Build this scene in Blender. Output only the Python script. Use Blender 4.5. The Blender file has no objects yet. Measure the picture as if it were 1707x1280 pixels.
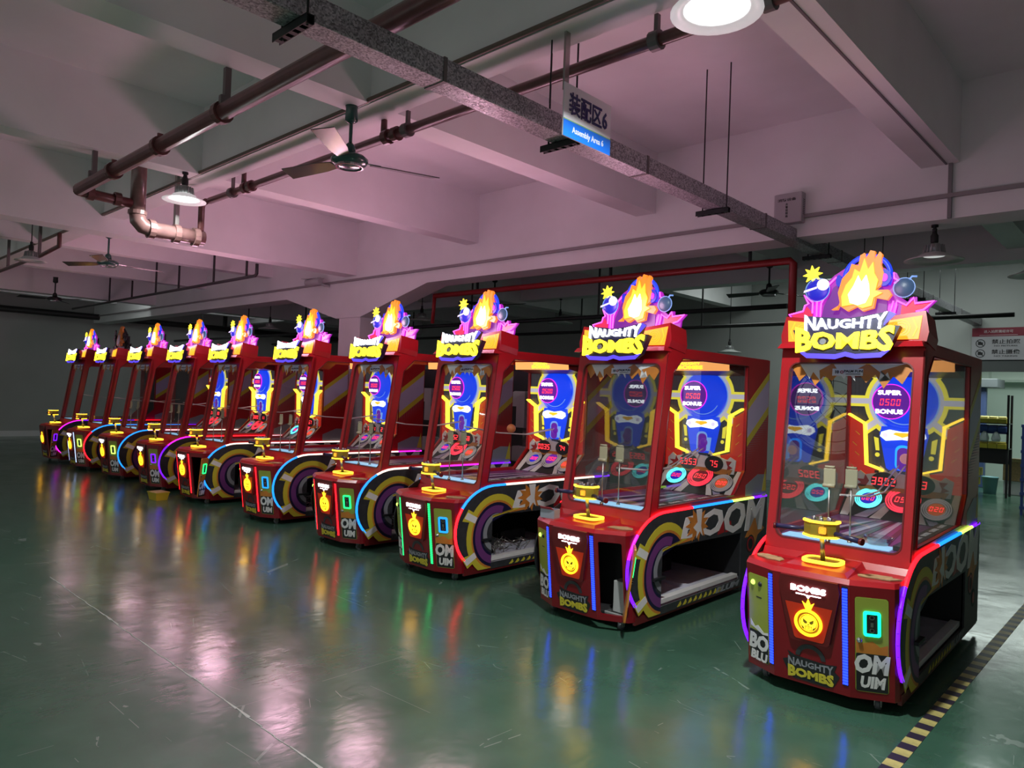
import bpy, math, random
from mathutils import Vector, Matrix
from mathutils.geometry import tessellate_polygon
R = random.Random(7)
PI = math.pi
sc = bpy.context.scene
COL = sc.collection

# ---------------------------------------------------------------- camera
cd = bpy.data.cameras.new('camera'); cam = bpy.data.objects.new('camera', cd); COL.objects.link(cam)
cd.sensor_width = 36; cd.lens = 1196.17 / 1707 * 36; cd.clip_start = .05; cd.clip_end = 200
RX = Vector((0.727, -0.018, 0.686)).normalized(); RZ = Vector((0.038, 0.999, -0.013))
RZ = (RZ - RX * RZ.dot(RX)).normalized(); RY = RZ.cross(RX)
cam.matrix_world = Matrix(((RX.x, RX.y, RX.z, 0), (RY.x, RY.y, RY.z, 0), (RZ.x, RZ.y, RZ.z, 1.75), (0, 0, 0, 1)))
sc.camera = cam
# ---------------------------------------------------------------- world, lights, exposure
w = bpy.data.worlds.new('world'); sc.world = w; w.use_nodes = True
w.node_tree.nodes['Background'].inputs[0].default_value = (.80, .90, .86, 1)
w.node_tree.nodes['Background'].inputs[1].default_value = .52
sc.view_settings.view_transform = 'Standard'; sc.view_settings.look = 'None'
sc.view_settings.gamma = 1; sc.view_settings.use_curve_mapping = False
sc.view_settings.exposure = 0.0
sc.cycles.transparent_max_bounces = 48; sc.cycles.max_bounces = 14

def area(name, loc, rot, sx, sy, power, color):
    l = bpy.data.lights.new(name, 'AREA'); l.shape = 'RECTANGLE'; l.size = sx; l.size_y = sy
    l.energy = power; l.color = color
    o = bpy.data.objects.new(name, l); o.location = loc; o.rotation_euler = rot; COL.objects.link(o); return o
area('back_room_tubes', (-2.5, 18.6, 3.0), (0, 0, 0), 3.0, 2.0, 130, (.86, 1.0, .93))
area('hall_fill_behind_row', (-4.0, 13.6, 4.5), (0, 0, 0), 5, .6, 90, (.9, 1.0, .96))  # added fill without a fixture, brightens the back wall
area('hall_fill_far_left', (-20.0, 8.0, 4.55), (0, 0, 0), .6, 5, 30, (.9, 1.0, .96))  # added fill for the dim far left hall, no tubes modelled

# ---------------------------------------------------------------- materials
def mat(name, col, rough=.5, metal=0.0, emit=None, es=0.0, var=0.0, vscale=8.0, bump=0.0, bscale=60.0, coat=0.0):
    m = bpy.data.materials.new(name); m.use_nodes = True; nt = m.node_tree; n = nt.nodes; L = nt.links
    b = n['Principled BSDF']
    b.inputs['Base Color'].default_value = (*col, 1); b.inputs['Roughness'].default_value = rough
    b.inputs['Metallic'].default_value = metal; b.inputs['Coat Weight'].default_value = coat
    b.inputs['Coat Roughness'].default_value = .1
    if emit is not None:
        b.inputs['Emission Color'].default_value = (*emit, 1); b.inputs['Emission Strength'].default_value = es
    if var or bump:
        tc = n.new('ShaderNodeTexCoord')
    if var:
        t = n.new('ShaderNodeTexNoise'); t.inputs['Scale'].default_value = vscale; t.inputs['Detail'].default_value = 5
        L.new(tc.outputs['Object'], t.inputs['Vector'])
        r = n.new('ShaderNodeMapRange'); r.inputs[1].default_value = .3; r.inputs[2].default_value = .7
        r.inputs[3].default_value = 1 - var; r.inputs[4].default_value = 1 + var
        L.new(t.outputs[0], r.inputs[0])
        h = n.new('ShaderNodeHueSaturation'); h.inputs['Color'].default_value = (*col, 1)
        L.new(r.outputs[0], h.inputs['Value']); L.new(h.outputs[0], b.inputs['Base Color'])
    if bump:
        t = n.new('ShaderNodeTexNoise'); t.inputs['Scale'].default_value = bscale; t.inputs['Detail'].default_value = 4
        L.new(tc.outputs['Object'], t.inputs['Vector'])
        bm = n.new('ShaderNodeBump'); bm.inputs['Strength'].default_value = bump; bm.inputs['Distance'].default_value = .02
        L.new(t.outputs[0], bm.inputs['Height']); L.new(bm.outputs[0], b.inputs['Normal'])
    return m

def glow(name, col, es, k=.22):
    return mat(name, tuple(min(1, c * k + .004) for c in col), .4, 0, col, es)

M = {}
M['red'] = mat('red_paint', (.40, .006, .012), .30, var=.10, vscale=3, coat=.12)
M['red_console'] = mat('deep_red_paint', (.21, .004, .010), .30, var=.10, vscale=3, coat=.15)
M['red_dark'] = mat('dark_red_paint', (.13, .008, .010), .35, var=.1, vscale=3)
M['black'] = mat('black_board', (.012, .012, .014), .5)
M['inner'] = mat('dark_inner_board', (.02, .018, .02), .7, var=.2)
M['grey_board'] = mat('grey_laminate', (.62, .59, .68), .45, var=.12)
M['navy'] = mat('navy_print', (.012, .010, .045), .35)
M['print_dark'] = mat('dark_grey_print', (.035, .035, .040), .35, var=.25, vscale=20)
M['p_yellow'] = mat('yellow_print', (.60, .50, .04), .35)
M['p_orange'] = mat('orange_print', (.58, .20, .03), .35, var=.15)
M['p_white'] = mat('white_print', (.78, .75, .74), .35, var=.06)
M['p_grey'] = mat('grey_print', (.26, .26, .29), .35)
M['p_purple'] = mat('purple_print', (.16, .04, .18), .35)
M['p_lilac'] = mat('lilac_print', (.48, .42, .60), .35)
M['olive'] = mat('olive_panel', (.33, .38, .05), .4, var=.06)
M['chrome'] = mat('chrome', (.6, .6, .62), .18, 1)
M['steel'] = mat('brushed_steel', (.42, .40, .38), .35, 1)
M['rubber'] = mat('black_rubber', (.015, .015, .015), .6)
M['caster'] = mat('grey_caster', (.10, .10, .11), .5)
M['card'] = mat('cardboard', (.40, .25, .13), .8, var=.2, vscale=30)
M['handle'] = mat('navy_grip', (.02, .018, .07), .35)
M['brass'] = mat('yellow_barrel', (.30, .22, .02), .3, var=.1)
M['white_rod'] = mat('white_rod', (.62, .56, .55), .3)
M['plastic_w'] = mat('white_plastic', (.5, .5, .5), .4)

E = {}
E['white'] = glow('white_light', (1, 1, 1), 6.0)
E['logo_white'] = glow('logo_white_light', (.93, .97, 1.0), 6.0)
E['logo_yellow'] = glow('logo_yellow_light', (1.0, .78, .025), 2.8)
E['logo_blue'] = glow('logo_blue_light', (.10, .06, .9), 1.2)
E['yellow'] = glow('yellow_light', (1.0, .70, .03), 2.2)
E['led_yellow'] = glow('led_yellow_light', (1.0, .62, .035), 2.8)
E['orange'] = glow('orange_light', (1.0, .33, .02), 1.6)
E['coin_orange'] = glow('coin_orange_light', (1.0, .40, .008), 4.0)
E['coin_yellow'] = glow('coin_yellow_light', (1.0, .50, .012), 4.0)
E['coin_glow'] = glow('coin_spill_glow', (1.0, .05, .006), .20)  # weak emission stands in for the coin's light falling on its red panel
E['magenta'] = glow('magenta_light', (.42, .01, .48), 1.0, .04)
E['pinkneon'] = glow('pink_neon_light', (.9, .06, .62), 4.0)
E['purple'] = glow('purple_light', (.20, .01, .34), .9, .04)
E['reddisk'] = glow('red_plate_light', (.85, .02, .10), 1.0, .04)
E['flame_o'] = glow('flame_orange_light', (1.0, .26, .015), 1.0)
E['flame_y'] = glow('flame_yellow_light', (1.0, .52, .02), 1.3)
E['flame_w'] = glow('flame_white_light', (.85, .92, 1.0), 2.0)
E['blue'] = glow('blue_light', (.01, .04, .85), 1.6)
E['bluedeep'] = glow('deep_blue_light', (.01, .015, .55), .9)
E['bluedisc'] = glow('blue_disc_light', (.004, .05, .85), 1.0)
E['lightblue'] = glow('light_blue_light', (.20, .38, .85), .9)
E['skull'] = glow('pale_violet_light', (.70, .62, .95), 1.5)
E['gun'] = glow('slate_bomb_light', (.05, .10, .20), .8)
E['violet'] = glow('violet_disc_light', (.14, .01, .38), .8)
E['digit'] = glow('red_digit_light', (1.0, .03, .04), 2.6)
E['ring_red'] = glow('ring_red_light', (1.0, .03, .06), 1.8)
E['ring_cyan'] = glow('ring_cyan_light', (.12, .92, .92), 1.8)
E['ring_white'] = glow('ring_white_light', (.6, .5, .5), .35)
E['red'] = glow('led_red_light', (1.0, .008, .016), 4.0)
E['cyan'] = glow('led_cyan_light', (.006, .14, .60), 3.6)
E['teal'] = glow('led_teal_light', (.004, .60, .30), 3.4)
E['green'] = glow('led_green_light', (.01, .62, .12), 3.4)
E['lime'] = glow('led_lime_light', (.55, 1.0, .12), 2.4)
E['violetled'] = glow('led_violet_light', (.07, .003, .50), 4.5)
E['mag'] = glow('led_magenta_light', (.60, .01, .50), 2.6, .04)
E['pink'] = glow('led_pink_light', (1.0, .45, .50), 2.4)
E['ledblue'] = glow('led_blue_light', (.012, .035, 1.0), 4.0)
E['iceblue'] = glow('led_ice_light', (.45, .60, 1.0), 2.6)
E['warm'] = glow('warm_light', (1.0, .75, .62), 2.0)
E['off'] = M['print_dark']
E['marquee'] = glow('marquee_light', (1.0, .42, .12), 1.2)
E['deck'] = glow('deck_light', (.35, .70, 1.0), .8)
E['strip_violet'] = glow('violet_strip_light', (.45, .30, 1.0), .9)
E['panel_y'] = glow('pale_yellow_light', (.75, .66, .05), 1.1)
E['panel_w'] = glow('pale_grey_light', (.62, .60, .72), .75)
E['panel_r'] = glow('red_art_light', (.60, .025, .015), .55)
E['panel_g'] = glow('charcoal_art_light', (.05, .048, .055), .5)

def glass_mat(name, tint, f0, rough=0.0):
    m = bpy.data.materials.new(name); m.use_nodes = True; nt = m.node_tree; n = nt.nodes; L = nt.links
    n.remove(n['Principled BSDF']); o = n['Material Output']
    t = n.new('ShaderNodeBsdfTransparent'); t.inputs[0].default_value = (*tint, 1)
    g = n.new('ShaderNodeBsdfGlossy'); g.inputs['Roughness'].default_value = rough
    ge = n.new('ShaderNodeNewGeometry'); d = n.new('ShaderNodeVectorMath'); d.operation = 'DOT_PRODUCT'
    L.new(ge.outputs['Incoming'], d.inputs[0]); L.new(ge.outputs['Normal'], d.inputs[1])
    def mth(op, a, b=None):
        k = n.new('ShaderNodeMath'); k.operation = op
        if hasattr(a, 'links'): L.new(a, k.inputs[0])
        else: k.inputs[0].default_value = a
        if b is not None: k.inputs[1].default_value = b
        return k
    c = mth('ABSOLUTE', d.outputs['Value']); s = mth('SUBTRACT', 1.0); L.new(c.outputs[0], s.inputs[1])
    pw = mth('POWER', s.outputs[0], 5.0); mu = mth('MULTIPLY_ADD', pw.outputs[0], 1 - f0); mu.inputs[2].default_value = f0
    x = n.new('ShaderNodeMixShader'); L.new(mu.outputs[0], x.inputs[0]); L.new(t.outputs[0], x.inputs[1]); L.new(g.outputs[0], x.inputs[2])
    L.new(x.outputs[0], o.inputs[0]); return m
M['glass'] = glass_mat('clear_pane', (.97, .98, .98), .02)
M['glass_side'] = glass_mat('side_pane', (.96, .97, .97), .06)
M['bowl'] = glass_mat('clear_bowl', (.9, .95, .95), .12)

# ---------------------------------------------------------------- mesh builder
def FR(O, U, V):
    U = Vector(U).normalized(); V = Vector(V).normalized(); return (Vector(O), U, V, U.cross(V).normalized())
def at(F, u, v, w=0.0): return F[0] + F[1] * u + F[2] * v + F[3] * w

class MB:
    def __init__(s): s.v = []; s.f = []; s.mi = []; s.sm = []; s.cur = 0
    def add(s, vs, fs, smooth=False):
        b = len(s.v); s.v += [tuple(p) for p in vs]
        for f in fs: s.f.append(tuple(b + i for i in f)); s.mi.append(s.cur); s.sm.append(smooth)
        return s
    def hexa(s, p):  # 4 bottom (ccw from above), 4 top
        return s.add(p, [(3, 2, 1, 0), (4, 5, 6, 7), (0, 1, 5, 4), (1, 2, 6, 5), (2, 3, 7, 6), (3, 0, 4, 7)])
    def box(s, x0, x1, y0, y1, z0, z1):
        return s.hexa([(x0, y0, z0), (x1, y0, z0), (x1, y1, z0), (x0, y1, z0), (x0, y0, z1), (x1, y0, z1), (x1, y1, z1), (x0, y1, z1)])
    def bevbox(s, x0, x1, y0, y1, z0, z1, b):
        F = FR((0, 0, z0), (1, 0, 0), (0, 1, 0))
        o = [(x0, y0 + b), (x0 + b, y0), (x1 - b, y0), (x1, y0 + b), (x1, y1 - b), (x1 - b, y1), (x0 + b, y1), (x0, y1 - b)]
        i = [(x0 + b, y0 + 2 * b), (x0 + 2 * b, y0 + b), (x1 - 2 * b, y0 + b), (x1 - b, y0 + 2 * b), (x1 - b, y1 - 2 * b), (x1 - 2 * b, y1 - b), (x0 + 2 * b, y1 - b), (x0 + b, y1 - 2 * b)]
        vs = [(x, y, z0 + b) for x, y in o] + [(x, y, z1 - b) for x, y in o] + [(x, y, z1) for x, y in i] + [(x, y, z0) for x, y in i]
        fs = [tuple(range(16, 24)), tuple(range(31, 23, -1))]
        for k in range(8):
            j = (k + 1) % 8
            fs += [(k, j, 8 + j, 8 + k), (8 + k, 8 + j, 16 + j, 16 + k), (24 + k, 24 + j, j, k)]
        return s.add(vs, fs)
    def plate(s, pts, F, w0, w1, holes=()):
        loops = [list(pts)] + [list(h) for h in holes]
        def ar(l): return sum(l[i][0] * l[(i + 1) % len(l)][1] - l[(i + 1) % len(l)][0] * l[i][1] for i in range(len(l)))
        if ar(loops[0]) < 0: loops[0].reverse()
        for h in loops[1:]:
            if ar(h) > 0: h.reverse()
        flat = [p for l in loops for p in l]; n = len(flat)
        if len(loops) == 1 and n <= 4: tris = [tuple(range(n))]
        else: tris = [t for t in tessellate_polygon([[Vector((p[0], p[1], 0)) for p in l] for l in loops]) if len(set(t)) == 3]
        def orient(t):
            a = sum(flat[t[i]][0] * flat[t[(i + 1) % len(t)]][1] - flat[t[(i + 1) % len(t)]][0] * flat[t[i]][1] for i in range(len(t)))
            return t if a > 0 else tuple(reversed(t))
        tris = [orient(tuple(t)) for t in tris]
        vs = [at(F, p[0], p[1], w1) for p in flat] + [at(F, p[0], p[1], w0) for p in flat]
        fs = list(tris) + [tuple(n + i for i in reversed(t)) for t in tris]
        b = 0
        for l in loops:
            k = len(l)
            for i in range(k): fs.append((b + i, n + b + i, n + b + (i + 1) % k, b + (i + 1) % k))
            b += k
        return s.add(vs, fs)
    def rect(s, u0, u1, v0, v1, F, w0, w1): return s.plate([(u0, v0), (u1, v0), (u1, v1), (u0, v1)], F, w0, w1)
    def disc(s, u, v, r, F, w0, w1, n=24, ru=None):
        return s.plate([(u + (ru or r) * math.cos(2 * PI * i / n), v + r * math.sin(2 * PI * i / n)) for i in range(n)], F, w0, w1)
    def ring(s, u, v, r0, r1, F, w0, w1, n=28, a0=0, a1=2 * PI):
        full = abs(a1 - a0 - 2 * PI) < 1e-6
        k = n if full else n + 1
        vs = []
        for i in range(k):
            a = a0 + (a1 - a0) * i / n; c, q = math.cos(a), math.sin(a)
            for r, w_ in ((r0, w0), (r1, w0), (r1, w1), (r0, w1)): vs.append(at(F, u + r * c, v + r * q, w_))
        fs = []
        for i in range(n):
            j = (i + 1) % k; a, b = 4 * i, 4 * j
            fs += [(a + 3, a + 2, b + 2, b + 3), (a + 1, a, b, b + 1), (a + 2, a + 1, b + 1, b + 2), (a, a + 3, b + 3, b)]
        if not full: fs += [(0, 1, 2, 3), (4 * n + 3, 4 * n + 2, 4 * n + 1, 4 * n)]
        return s.add(vs, fs)
    def tube(s, pts, r, n=8, closed=False, cap=True):
        pts = [Vector(p) for p in pts]; k = len(pts); vs = []; up = None
        for i, p in enumerate(pts):
            if closed: d = pts[(i + 1) % k] - pts[i - 1]
            else: d = pts[min(i + 1, k - 1)] - pts[max(i - 1, 0)]
            d.normalize()
            if up is None:
                up = d.orthogonal().normalized()
            up = (up - d * up.dot(d)).normalized(); q = d.cross(up)
            rr = r[i] if isinstance(r, (list, tuple)) else r
            for j in range(n):
                a = 2 * PI * j / n; vs.append(p + (up * math.cos(a) + q * math.sin(a)) * rr)
        fs = []
        for i in range(k if closed else k - 1):
            a, b = i * n, ((i + 1) % k) * n
            for j in range(n): fs.append((a + j, a + (j + 1) % n, b + (j + 1) % n, b + j))
        s.add(vs, fs, True)
        if cap and not closed:
            base = len(s.v) - len(vs)
            s.f += [tuple(base + j for j in reversed(range(n))), tuple(base + (k - 1) * n + j for j in range(n))]
            s.mi += [s.cur] * 2; s.sm += [False] * 2
        return s
    def lathe(s, prof, F, n=20, smooth=True):  # prof: (r, w) along F normal
        vs = []
        for r, w_ in prof:
            for j in range(n):
                a = 2 * PI * j / n; vs.append(at(F, r * math.cos(a), r * math.sin(a), w_))
        fs = []
        for i in range(len(prof) - 1):
            for j in range(n): fs.append((i * n + j, i * n + (j + 1) % n, (i + 1) * n + (j + 1) % n, (i + 1) * n + j))
        return s.add(vs, fs, smooth)
    def sphere(s, c, r, F=None, n=16, m=8, sq=1.0):
        F = F or FR((0, 0, 0), (1, 0, 0), (0, 1, 0)); F = (Vector(c), F[1], F[2], F[3])
        return s.lathe([(max(1e-4, r * math.sin(PI * i / m)), -sq * r * math.cos(PI * i / m)) for i in range(m + 1)], F, n)
    def text(s, body, F, size, w0, w1, cx=0.0, cy=0.0, bold=0.0, warp=None, sx=1.0, shear=0.0):
        vs, fs = text_mesh(body, bold, shear)
        x0 = min(v[0] for v in vs); x1 = max(v[0] for v in vs); y0 = min(v[1] for v in vs); y1 = max(v[1] for v in vs)
        k = size / (y1 - y0)
        out = []
        for v in vs:
            u = (v[0] - (x0 + x1) / 2) * k * sx; q = (v[1] - (y0 + y1) / 2) * k
            if warp: u, q = warp(u, q)
            out.append(at(F, cx + u, cy + q, w1 if v[2] > 0 else w0))
        return s.add(out, fs)
    def seg7(s, body, F, cu, cv, h, w0, w1):
        wd = h * .52; t = h * .11; gap = h * .78; n = len(body)
        SEG = {'0': 'abcdef', '1': 'bc', '2': 'abged', '3': 'abgcd', '4': 'fgbc', '5': 'afgcd', '6': 'afgedc', '7': 'abc', '8': 'abcdefg', '9': 'abcdfg'}
        for i, ch in enumerate(body):
            o = cu + (i - (n - 1) / 2) * gap
            R_ = {'a': (-wd / 2, wd / 2, h / 2 - t, h / 2), 'g': (-wd / 2, wd / 2, -t / 2, t / 2), 'd': (-wd / 2, wd / 2, -h / 2, -h / 2 + t),
                  'f': (-wd / 2, -wd / 2 + t, t * .7, h / 2 - t * 1.2), 'e': (-wd / 2, -wd / 2 + t, -h / 2 + t * 1.2, -t * .7),
                  'b': (wd / 2 - t, wd / 2, t * .7, h / 2 - t * 1.2), 'c': (wd / 2 - t, wd / 2, -h / 2 + t * 1.2, -t * .7)}
            for q in SEG[ch]:
                a, b, c, d = R_[q]
                s.plate([(o + a + c * .12, cv + c), (o + b + c * .12, cv + c), (o + b + d * .12, cv + d), (o + a + d * .12, cv + d)], F, w0, w1)
        return s
    def mesh(s, name, mats):
        me = bpy.data.meshes.new(name); me.from_pydata(s.v, [], s.f); me.validate()
        for m in (mats if isinstance(mats, (list, tuple)) else [mats]): me.materials.append(m)
        if len(me.polygons) == len(s.f):
            me.polygons.foreach_set('material_index', s.mi); me.polygons.foreach_set('use_smooth', s.sm)
        me.update(); return me
    def build(s, name, mats, parent=None, **kw):
        return link(name, s.mesh(name, mats), parent, **kw)

def link(name, me, parent=None, loc=None, **kw):
    o = bpy.data.objects.new(name, me); COL.objects.link(o); o.parent = parent
    if loc: o.location = loc
    for k, v in kw.items():
        if v is not None: o[k] = v
    return o
_tc = {}
def text_mesh(body, bold, shear):
    key = (body, bold, shear)
    if key not in _tc:
        c = bpy.data.curves.new('t', 'FONT'); c.body = body; c.size = 1; c.extrude = .01; c.offset = bold; c.resolution_u = 2; c.shear = shear
        o = bpy.data.objects.new('t', c); COL.objects.link(o)
        dg = bpy.context.evaluated_depsgraph_get(); me = bpy.data.meshes.new_from_object(o.evaluated_get(dg))
        _tc[key] = ([tuple(v.co) for v in me.vertices], [tuple(p.vertices) for p in me.polygons])
        bpy.data.objects.remove(o); bpy.data.curves.remove(c); bpy.data.meshes.remove(me)
    return _tc[key]
def thing(name, label, cat, loc=(0, 0, 0), rz=0.0, group=None):
    o = bpy.data.objects.new(name, None); COL.objects.link(o); o.location = loc; o.rotation_euler = (0, 0, rz)
    o.empty_display_size = .1; o['label'] = label; o['category'] = cat
    if group: o['group'] = group
    return o
def struct(name, mb, m, **kw): return mb.build(name, m, None, kind='structure', **kw)

# ================================================================ THE ROOM
def floor_mat():
    m = bpy.data.materials.new('green_epoxy'); m.use_nodes = True; nt = m.node_tree; n = nt.nodes; L = nt.links; b = n['Principled BSDF']
    tc = n.new('ShaderNodeTexCoord')
    def noise(sc_, det, mp=None, rough=.55):
        t = n.new('ShaderNodeTexNoise'); t.inputs['Scale'].default_value = sc_; t.inputs['Detail'].default_value = det; t.inputs['Roughness'].default_value = rough
        if mp:
            q = n.new('ShaderNodeMapping'); q.inputs['Scale'].default_value = mp[0]; q.inputs['Rotation'].default_value = mp[1]
            L.new(tc.outputs['Object'], q.inputs[0]); L.new(q.outputs[0], t.inputs['Vector'])
        else: L.new(tc.outputs['Object'], t.inputs['Vector'])
        return t
    big = noise(.35, 4); fine = noise(4.0, 6)
    mx = n.new('ShaderNodeMix'); mx.data_type = 'RGBA'
    mx.inputs[6].default_value = (.036, .105, .062, 1); mx.inputs[7].default_value = (.068, .145, .104, 1)
    L.new(big.outputs[0], mx.inputs[0])
    mx2 = n.new('ShaderNodeMix'); mx2.data_type = 'RGBA'; mx2.blend_type = 'MULTIPLY'; mx2.inputs[0].default_value = .5
    r1 = n.new('ShaderNodeMapRange'); r1.inputs[1].default_value = .3; r1.inputs[2].default_value = .7; r1.inputs[3].default_value = .75; r1.inputs[4].default_value = 1.15
    L.new(fine.outputs[0], r1.inputs[0]); L.new(mx.outputs[2], mx2.inputs[6]); L.new(r1.outputs[0], mx2.inputs[7])
    # scratches: thin cell borders of stretched voronoi fields, broken up by noise
    last = mx2.outputs[2]
    for k, (rot, scl, th) in enumerate((((0, 0, .5), (.55, 3.1, 1), .004), ((0, 0, -.9), (2.7, .45, 1), .0035), ((0, 0, 1.9), (.8, 4.1, 1), .003))):
        q = n.new('ShaderNodeMapping'); q.inputs['Scale'].default_value = scl; q.inputs['Rotation'].default_value = rot; q.inputs['Location'].default_value = (k * 3.7, k * 1.3, 0)
        v = n.new('ShaderNodeTexVoronoi'); v.feature = 'DISTANCE_TO_EDGE'; v.inputs['Scale'].default_value = .9
        L.new(tc.outputs['Object'], q.inputs[0]); L.new(q.outputs[0], v.inputs['Vector'])
        c = n.new('ShaderNodeMath'); c.operation = 'LESS_THAN'; c.inputs[1].default_value = th; L.new(v.outputs['Distance'], c.inputs[0])
        br = noise(1.3 + k, 3); g = n.new('ShaderNodeMath'); g.operation = 'GREATER_THAN'; g.inputs[1].default_value = .60; L.new(br.outputs[0], g.inputs[0])
        mu = n.new('ShaderNodeMath'); mu.operation = 'MULTIPLY'; L.new(c.outputs[0], mu.inputs[0]); L.new(g.outputs[0], mu.inputs[1])
        mu2 = n.new('ShaderNodeMath'); mu2.operation = 'MULTIPLY'; mu2.inputs[1].default_value = .5; L.new(mu.outputs[0], mu2.inputs[0])
        m3 = n.new('ShaderNodeMix'); m3.data_type = 'RGBA'; m3.inputs[7].default_value = (.30, .36, .32, 1)
        L.new(mu2.outputs[0], m3.inputs[0]); L.new(last, m3.inputs[6]); last = m3.outputs[2]
    L.new(last, b.inputs['Base Color'])
    r2 = n.new('ShaderNodeMapRange'); r2.inputs[1].default_value = .3; r2.inputs[2].default_value = .7; r2.inputs[3].default_value = .13; r2.inputs[4].default_value = .27
    rn = noise(1.1, 6, rough=.7); L.new(rn.outputs[0], r2.inputs[0]); L.new(r2.outputs[0], b.inputs['Roughness'])
    b.inputs['Specular IOR Level'].default_value = 1.0
    w1 = noise(2.2, 3); w2 = noise(26, 4, ((1, .35, 1), (0, 0, .7)))
    ad = n.new('ShaderNodeMath'); ad.operation = 'MULTIPLY_ADD'; ad.inputs[1].default_value = .12; L.new(w2.outputs[0], ad.inputs[0]); L.new(w1.outputs[0], ad.inputs[2])
    bp = n.new('ShaderNodeBump'); bp.inputs['Strength'].default_value = .5; bp.inputs['Distance'].default_value = .012
    L.new(ad.outputs[0], bp.inputs['Height']); L.new(bp.outputs[0], b.inputs['Normal'])
    return m
M['floor'] = floor_mat()
M['conc'] = mat('pale_painted_concrete', (.82, .81, .82), .55, var=.06, vscale=1.2)
M['wall'] = mat('off_white_wall', (.46, .48, .46), .6, var=.05, vscale=1)
M['pipe'] = mat('dark_red_pipe', (.13, .045, .045), .32, var=.25, vscale=9)
M['pipe_black'] = mat('black_pipe', (.03, .028, .03), .45)
M['pipe_red'] = mat('bright_red_pipe', (.33, .015, .018), .4)
M['bracket'] = mat('galvanised_strut', (.16, .14, .14), .5, .5)
M['blackmetal'] = mat('black_metal', (.012, .012, .014), .4, .2)

struct('floor', MB().box(-30, 14, -8, 26, -.2, 0), M['floor'])
struct('ceiling', MB().box(-30, 14, -8, 26, 4.6, 4.8), M['conc'])
struct('wall_left', MB().box(-24.7, -24.4, -8, 22, 0, 4.6), M['wall'])
struct('light_block_right', MB().box(7, 7.2, -8, 22, 0, 4.6), M['wall'])  # unseen wall added to block world light from the right
struct('baseboard_left', MB().box(-24.4, -24.37, -8, 16, 0, .16), M['conc'])
# back wall with the wide opening into the lit back room
bw = MB(); FB = FR((0, 16.0, 0), (1, 0, 0), (0, 0, 1))
bw.plate([(-24.4, 0), (-3.9, 0), (-3.9, 2.62), (5.5, 2.62), (5.5, 0), (14, 0), (14, 4.6), (-24.4, 4.6)], FB, -.25, 0)
struct('wall_back', bw, M['wall'])
struct('trim_1', MB().box(-3.95, 5.5, 15.93, 15.999, 2.50, 2.72), mat('grey_lintel', (.10, .11, .11), .6))
br_ = MB(); br_.box(-6, 6, 22, 22.2, 0, 4.6); br_.box(-6.2, -6, 16.3, 22, 0, 4.6); struct('wall_back_room', br_, mat('mint_white_wall', (.62, .72, .66), .6))
# beams: Y beams
gx = []
for i, (x1, x0, z) in enumerate(((1.42, 1.12, 3.9), (-1.48, -1.78, 3.9), (-4.53, -4.80, 3.9), (-7.49, -7.74, 3.9), (-10.5, -10.85, 3.69), (-13.45, -13.7, 3.9), (-16.5, -16.75, 3.9), (-19.5, -19.85, 3.69), (-22.4, -22.65, 3.9), (4.4, 4.1, 3.9), (7.4, 7.1, 3.9))):
    struct('ceiling_beam', MB().box(x0, x1, -8, 15.99, z, 4.62), M['conc'], label='long pale concrete beam')
def haunch(y0, y1, z, cols, hd=.45, slope=.26, run=1.75):
    F = FR((0, y1, 0), (1, 0, 0), (0, 0, 1)); top = [(14, 4.62), (-24.38, 4.62)]; low = [(-24.38, z)]
    for c0, c1 in cols:
        low += [(c0 - run, z), (c0, z - hd), (c1, z - hd), (c1 + run, z)]
    low += [(14, z)]
    return MB().plate(low + top, F, 0, y1 - y0)
struct('ceiling_beam', haunch(7.12, 7.52, 3.42, [(-11.1, -10.35)]), M['conc'], label='deep haunched cross beam over the back of the row')
struct('ceiling_beam', haunch(3.13, 3.38, 3.896, [], 0), M['conc'])
struct('ceiling_beam', haunch(-.7, -.4, 3.896, [], 0), M['conc'])
struct('ceiling_beam', haunch(11.3, 11.6, 3.75, [], 0), M['conc'])
struct('trim_2', MB().tube([(-24.3, 3.11, 3.915), (14, 3.11, 3.915)], .018, 6), mat('brown_conduit', (.16, .11, .09), .5))
struct('trim_3', MB().box(-24.3, 14, 7.085, 7.118, 3.60, 3.635), mat('grey_conduit', (.30, .27, .28), .5))
struct('trim_4', MB().box(-1.56, -1.53, 7.09, 7.119, 3.42, 4.6), mat('grey_conduit2', (.22, .21, .22), .5))
struct('trim_6', MB().box(-1.585, -1.57, -7, 7.1, 3.892, 3.899), mat('grey_conduit3', (.16, .13, .15), .5))
for x in (-10.72,):
    c = MB(); c.bevbox(x - .32, x + .32, 7.14, 7.50, 0, 3.2, .02); struct('column', c, M['conc'], label='square white concrete column behind the row')

# hazard tape, one piece per stripe
tape = thing('hazard_tape', 'yellow and black striped tape along the floor right of the nearest machine', 'floor tape')
sy = MB(); sy.plate([(0, 0), (.078, .0), (.078, .083), (0, .083)], FR((0, 0, 0), (1, 0, 0), (0, 1, 0)), 0.0005, .0022)
mty = sy.mesh('tape_stripe', mat('tape_yellow', (.55, .46, .16), .5, var=.3, vscale=14)); mtb = sy.mesh('tape_stripe', mat('tape_black', (.03, .02, .04), .5))
for i in range(104):
    y = 3.30 + i * .0825
    link('tape_stripe', mty if i % 2 else mtb, tape, (-1.066, y, .0005))
seam = MB()
F0 = FR((0, 0, 0), (1, 0, 0), (0, 1, 0))
for i in range(34):
    x = -7.2 + i * .14; dy = R.uniform(-.006, .006)
    seam.plate([(x, 1.85 + dy), (x + .14, 1.85 + R.uniform(-.006, .006)), (x + .14, 1.856 + dy + .004), (x, 1.856 + dy)], F0, 0, .0016)
struct('trim_5', seam, mat('worn_floor_joint', (.42, .46, .42), .4))

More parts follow.
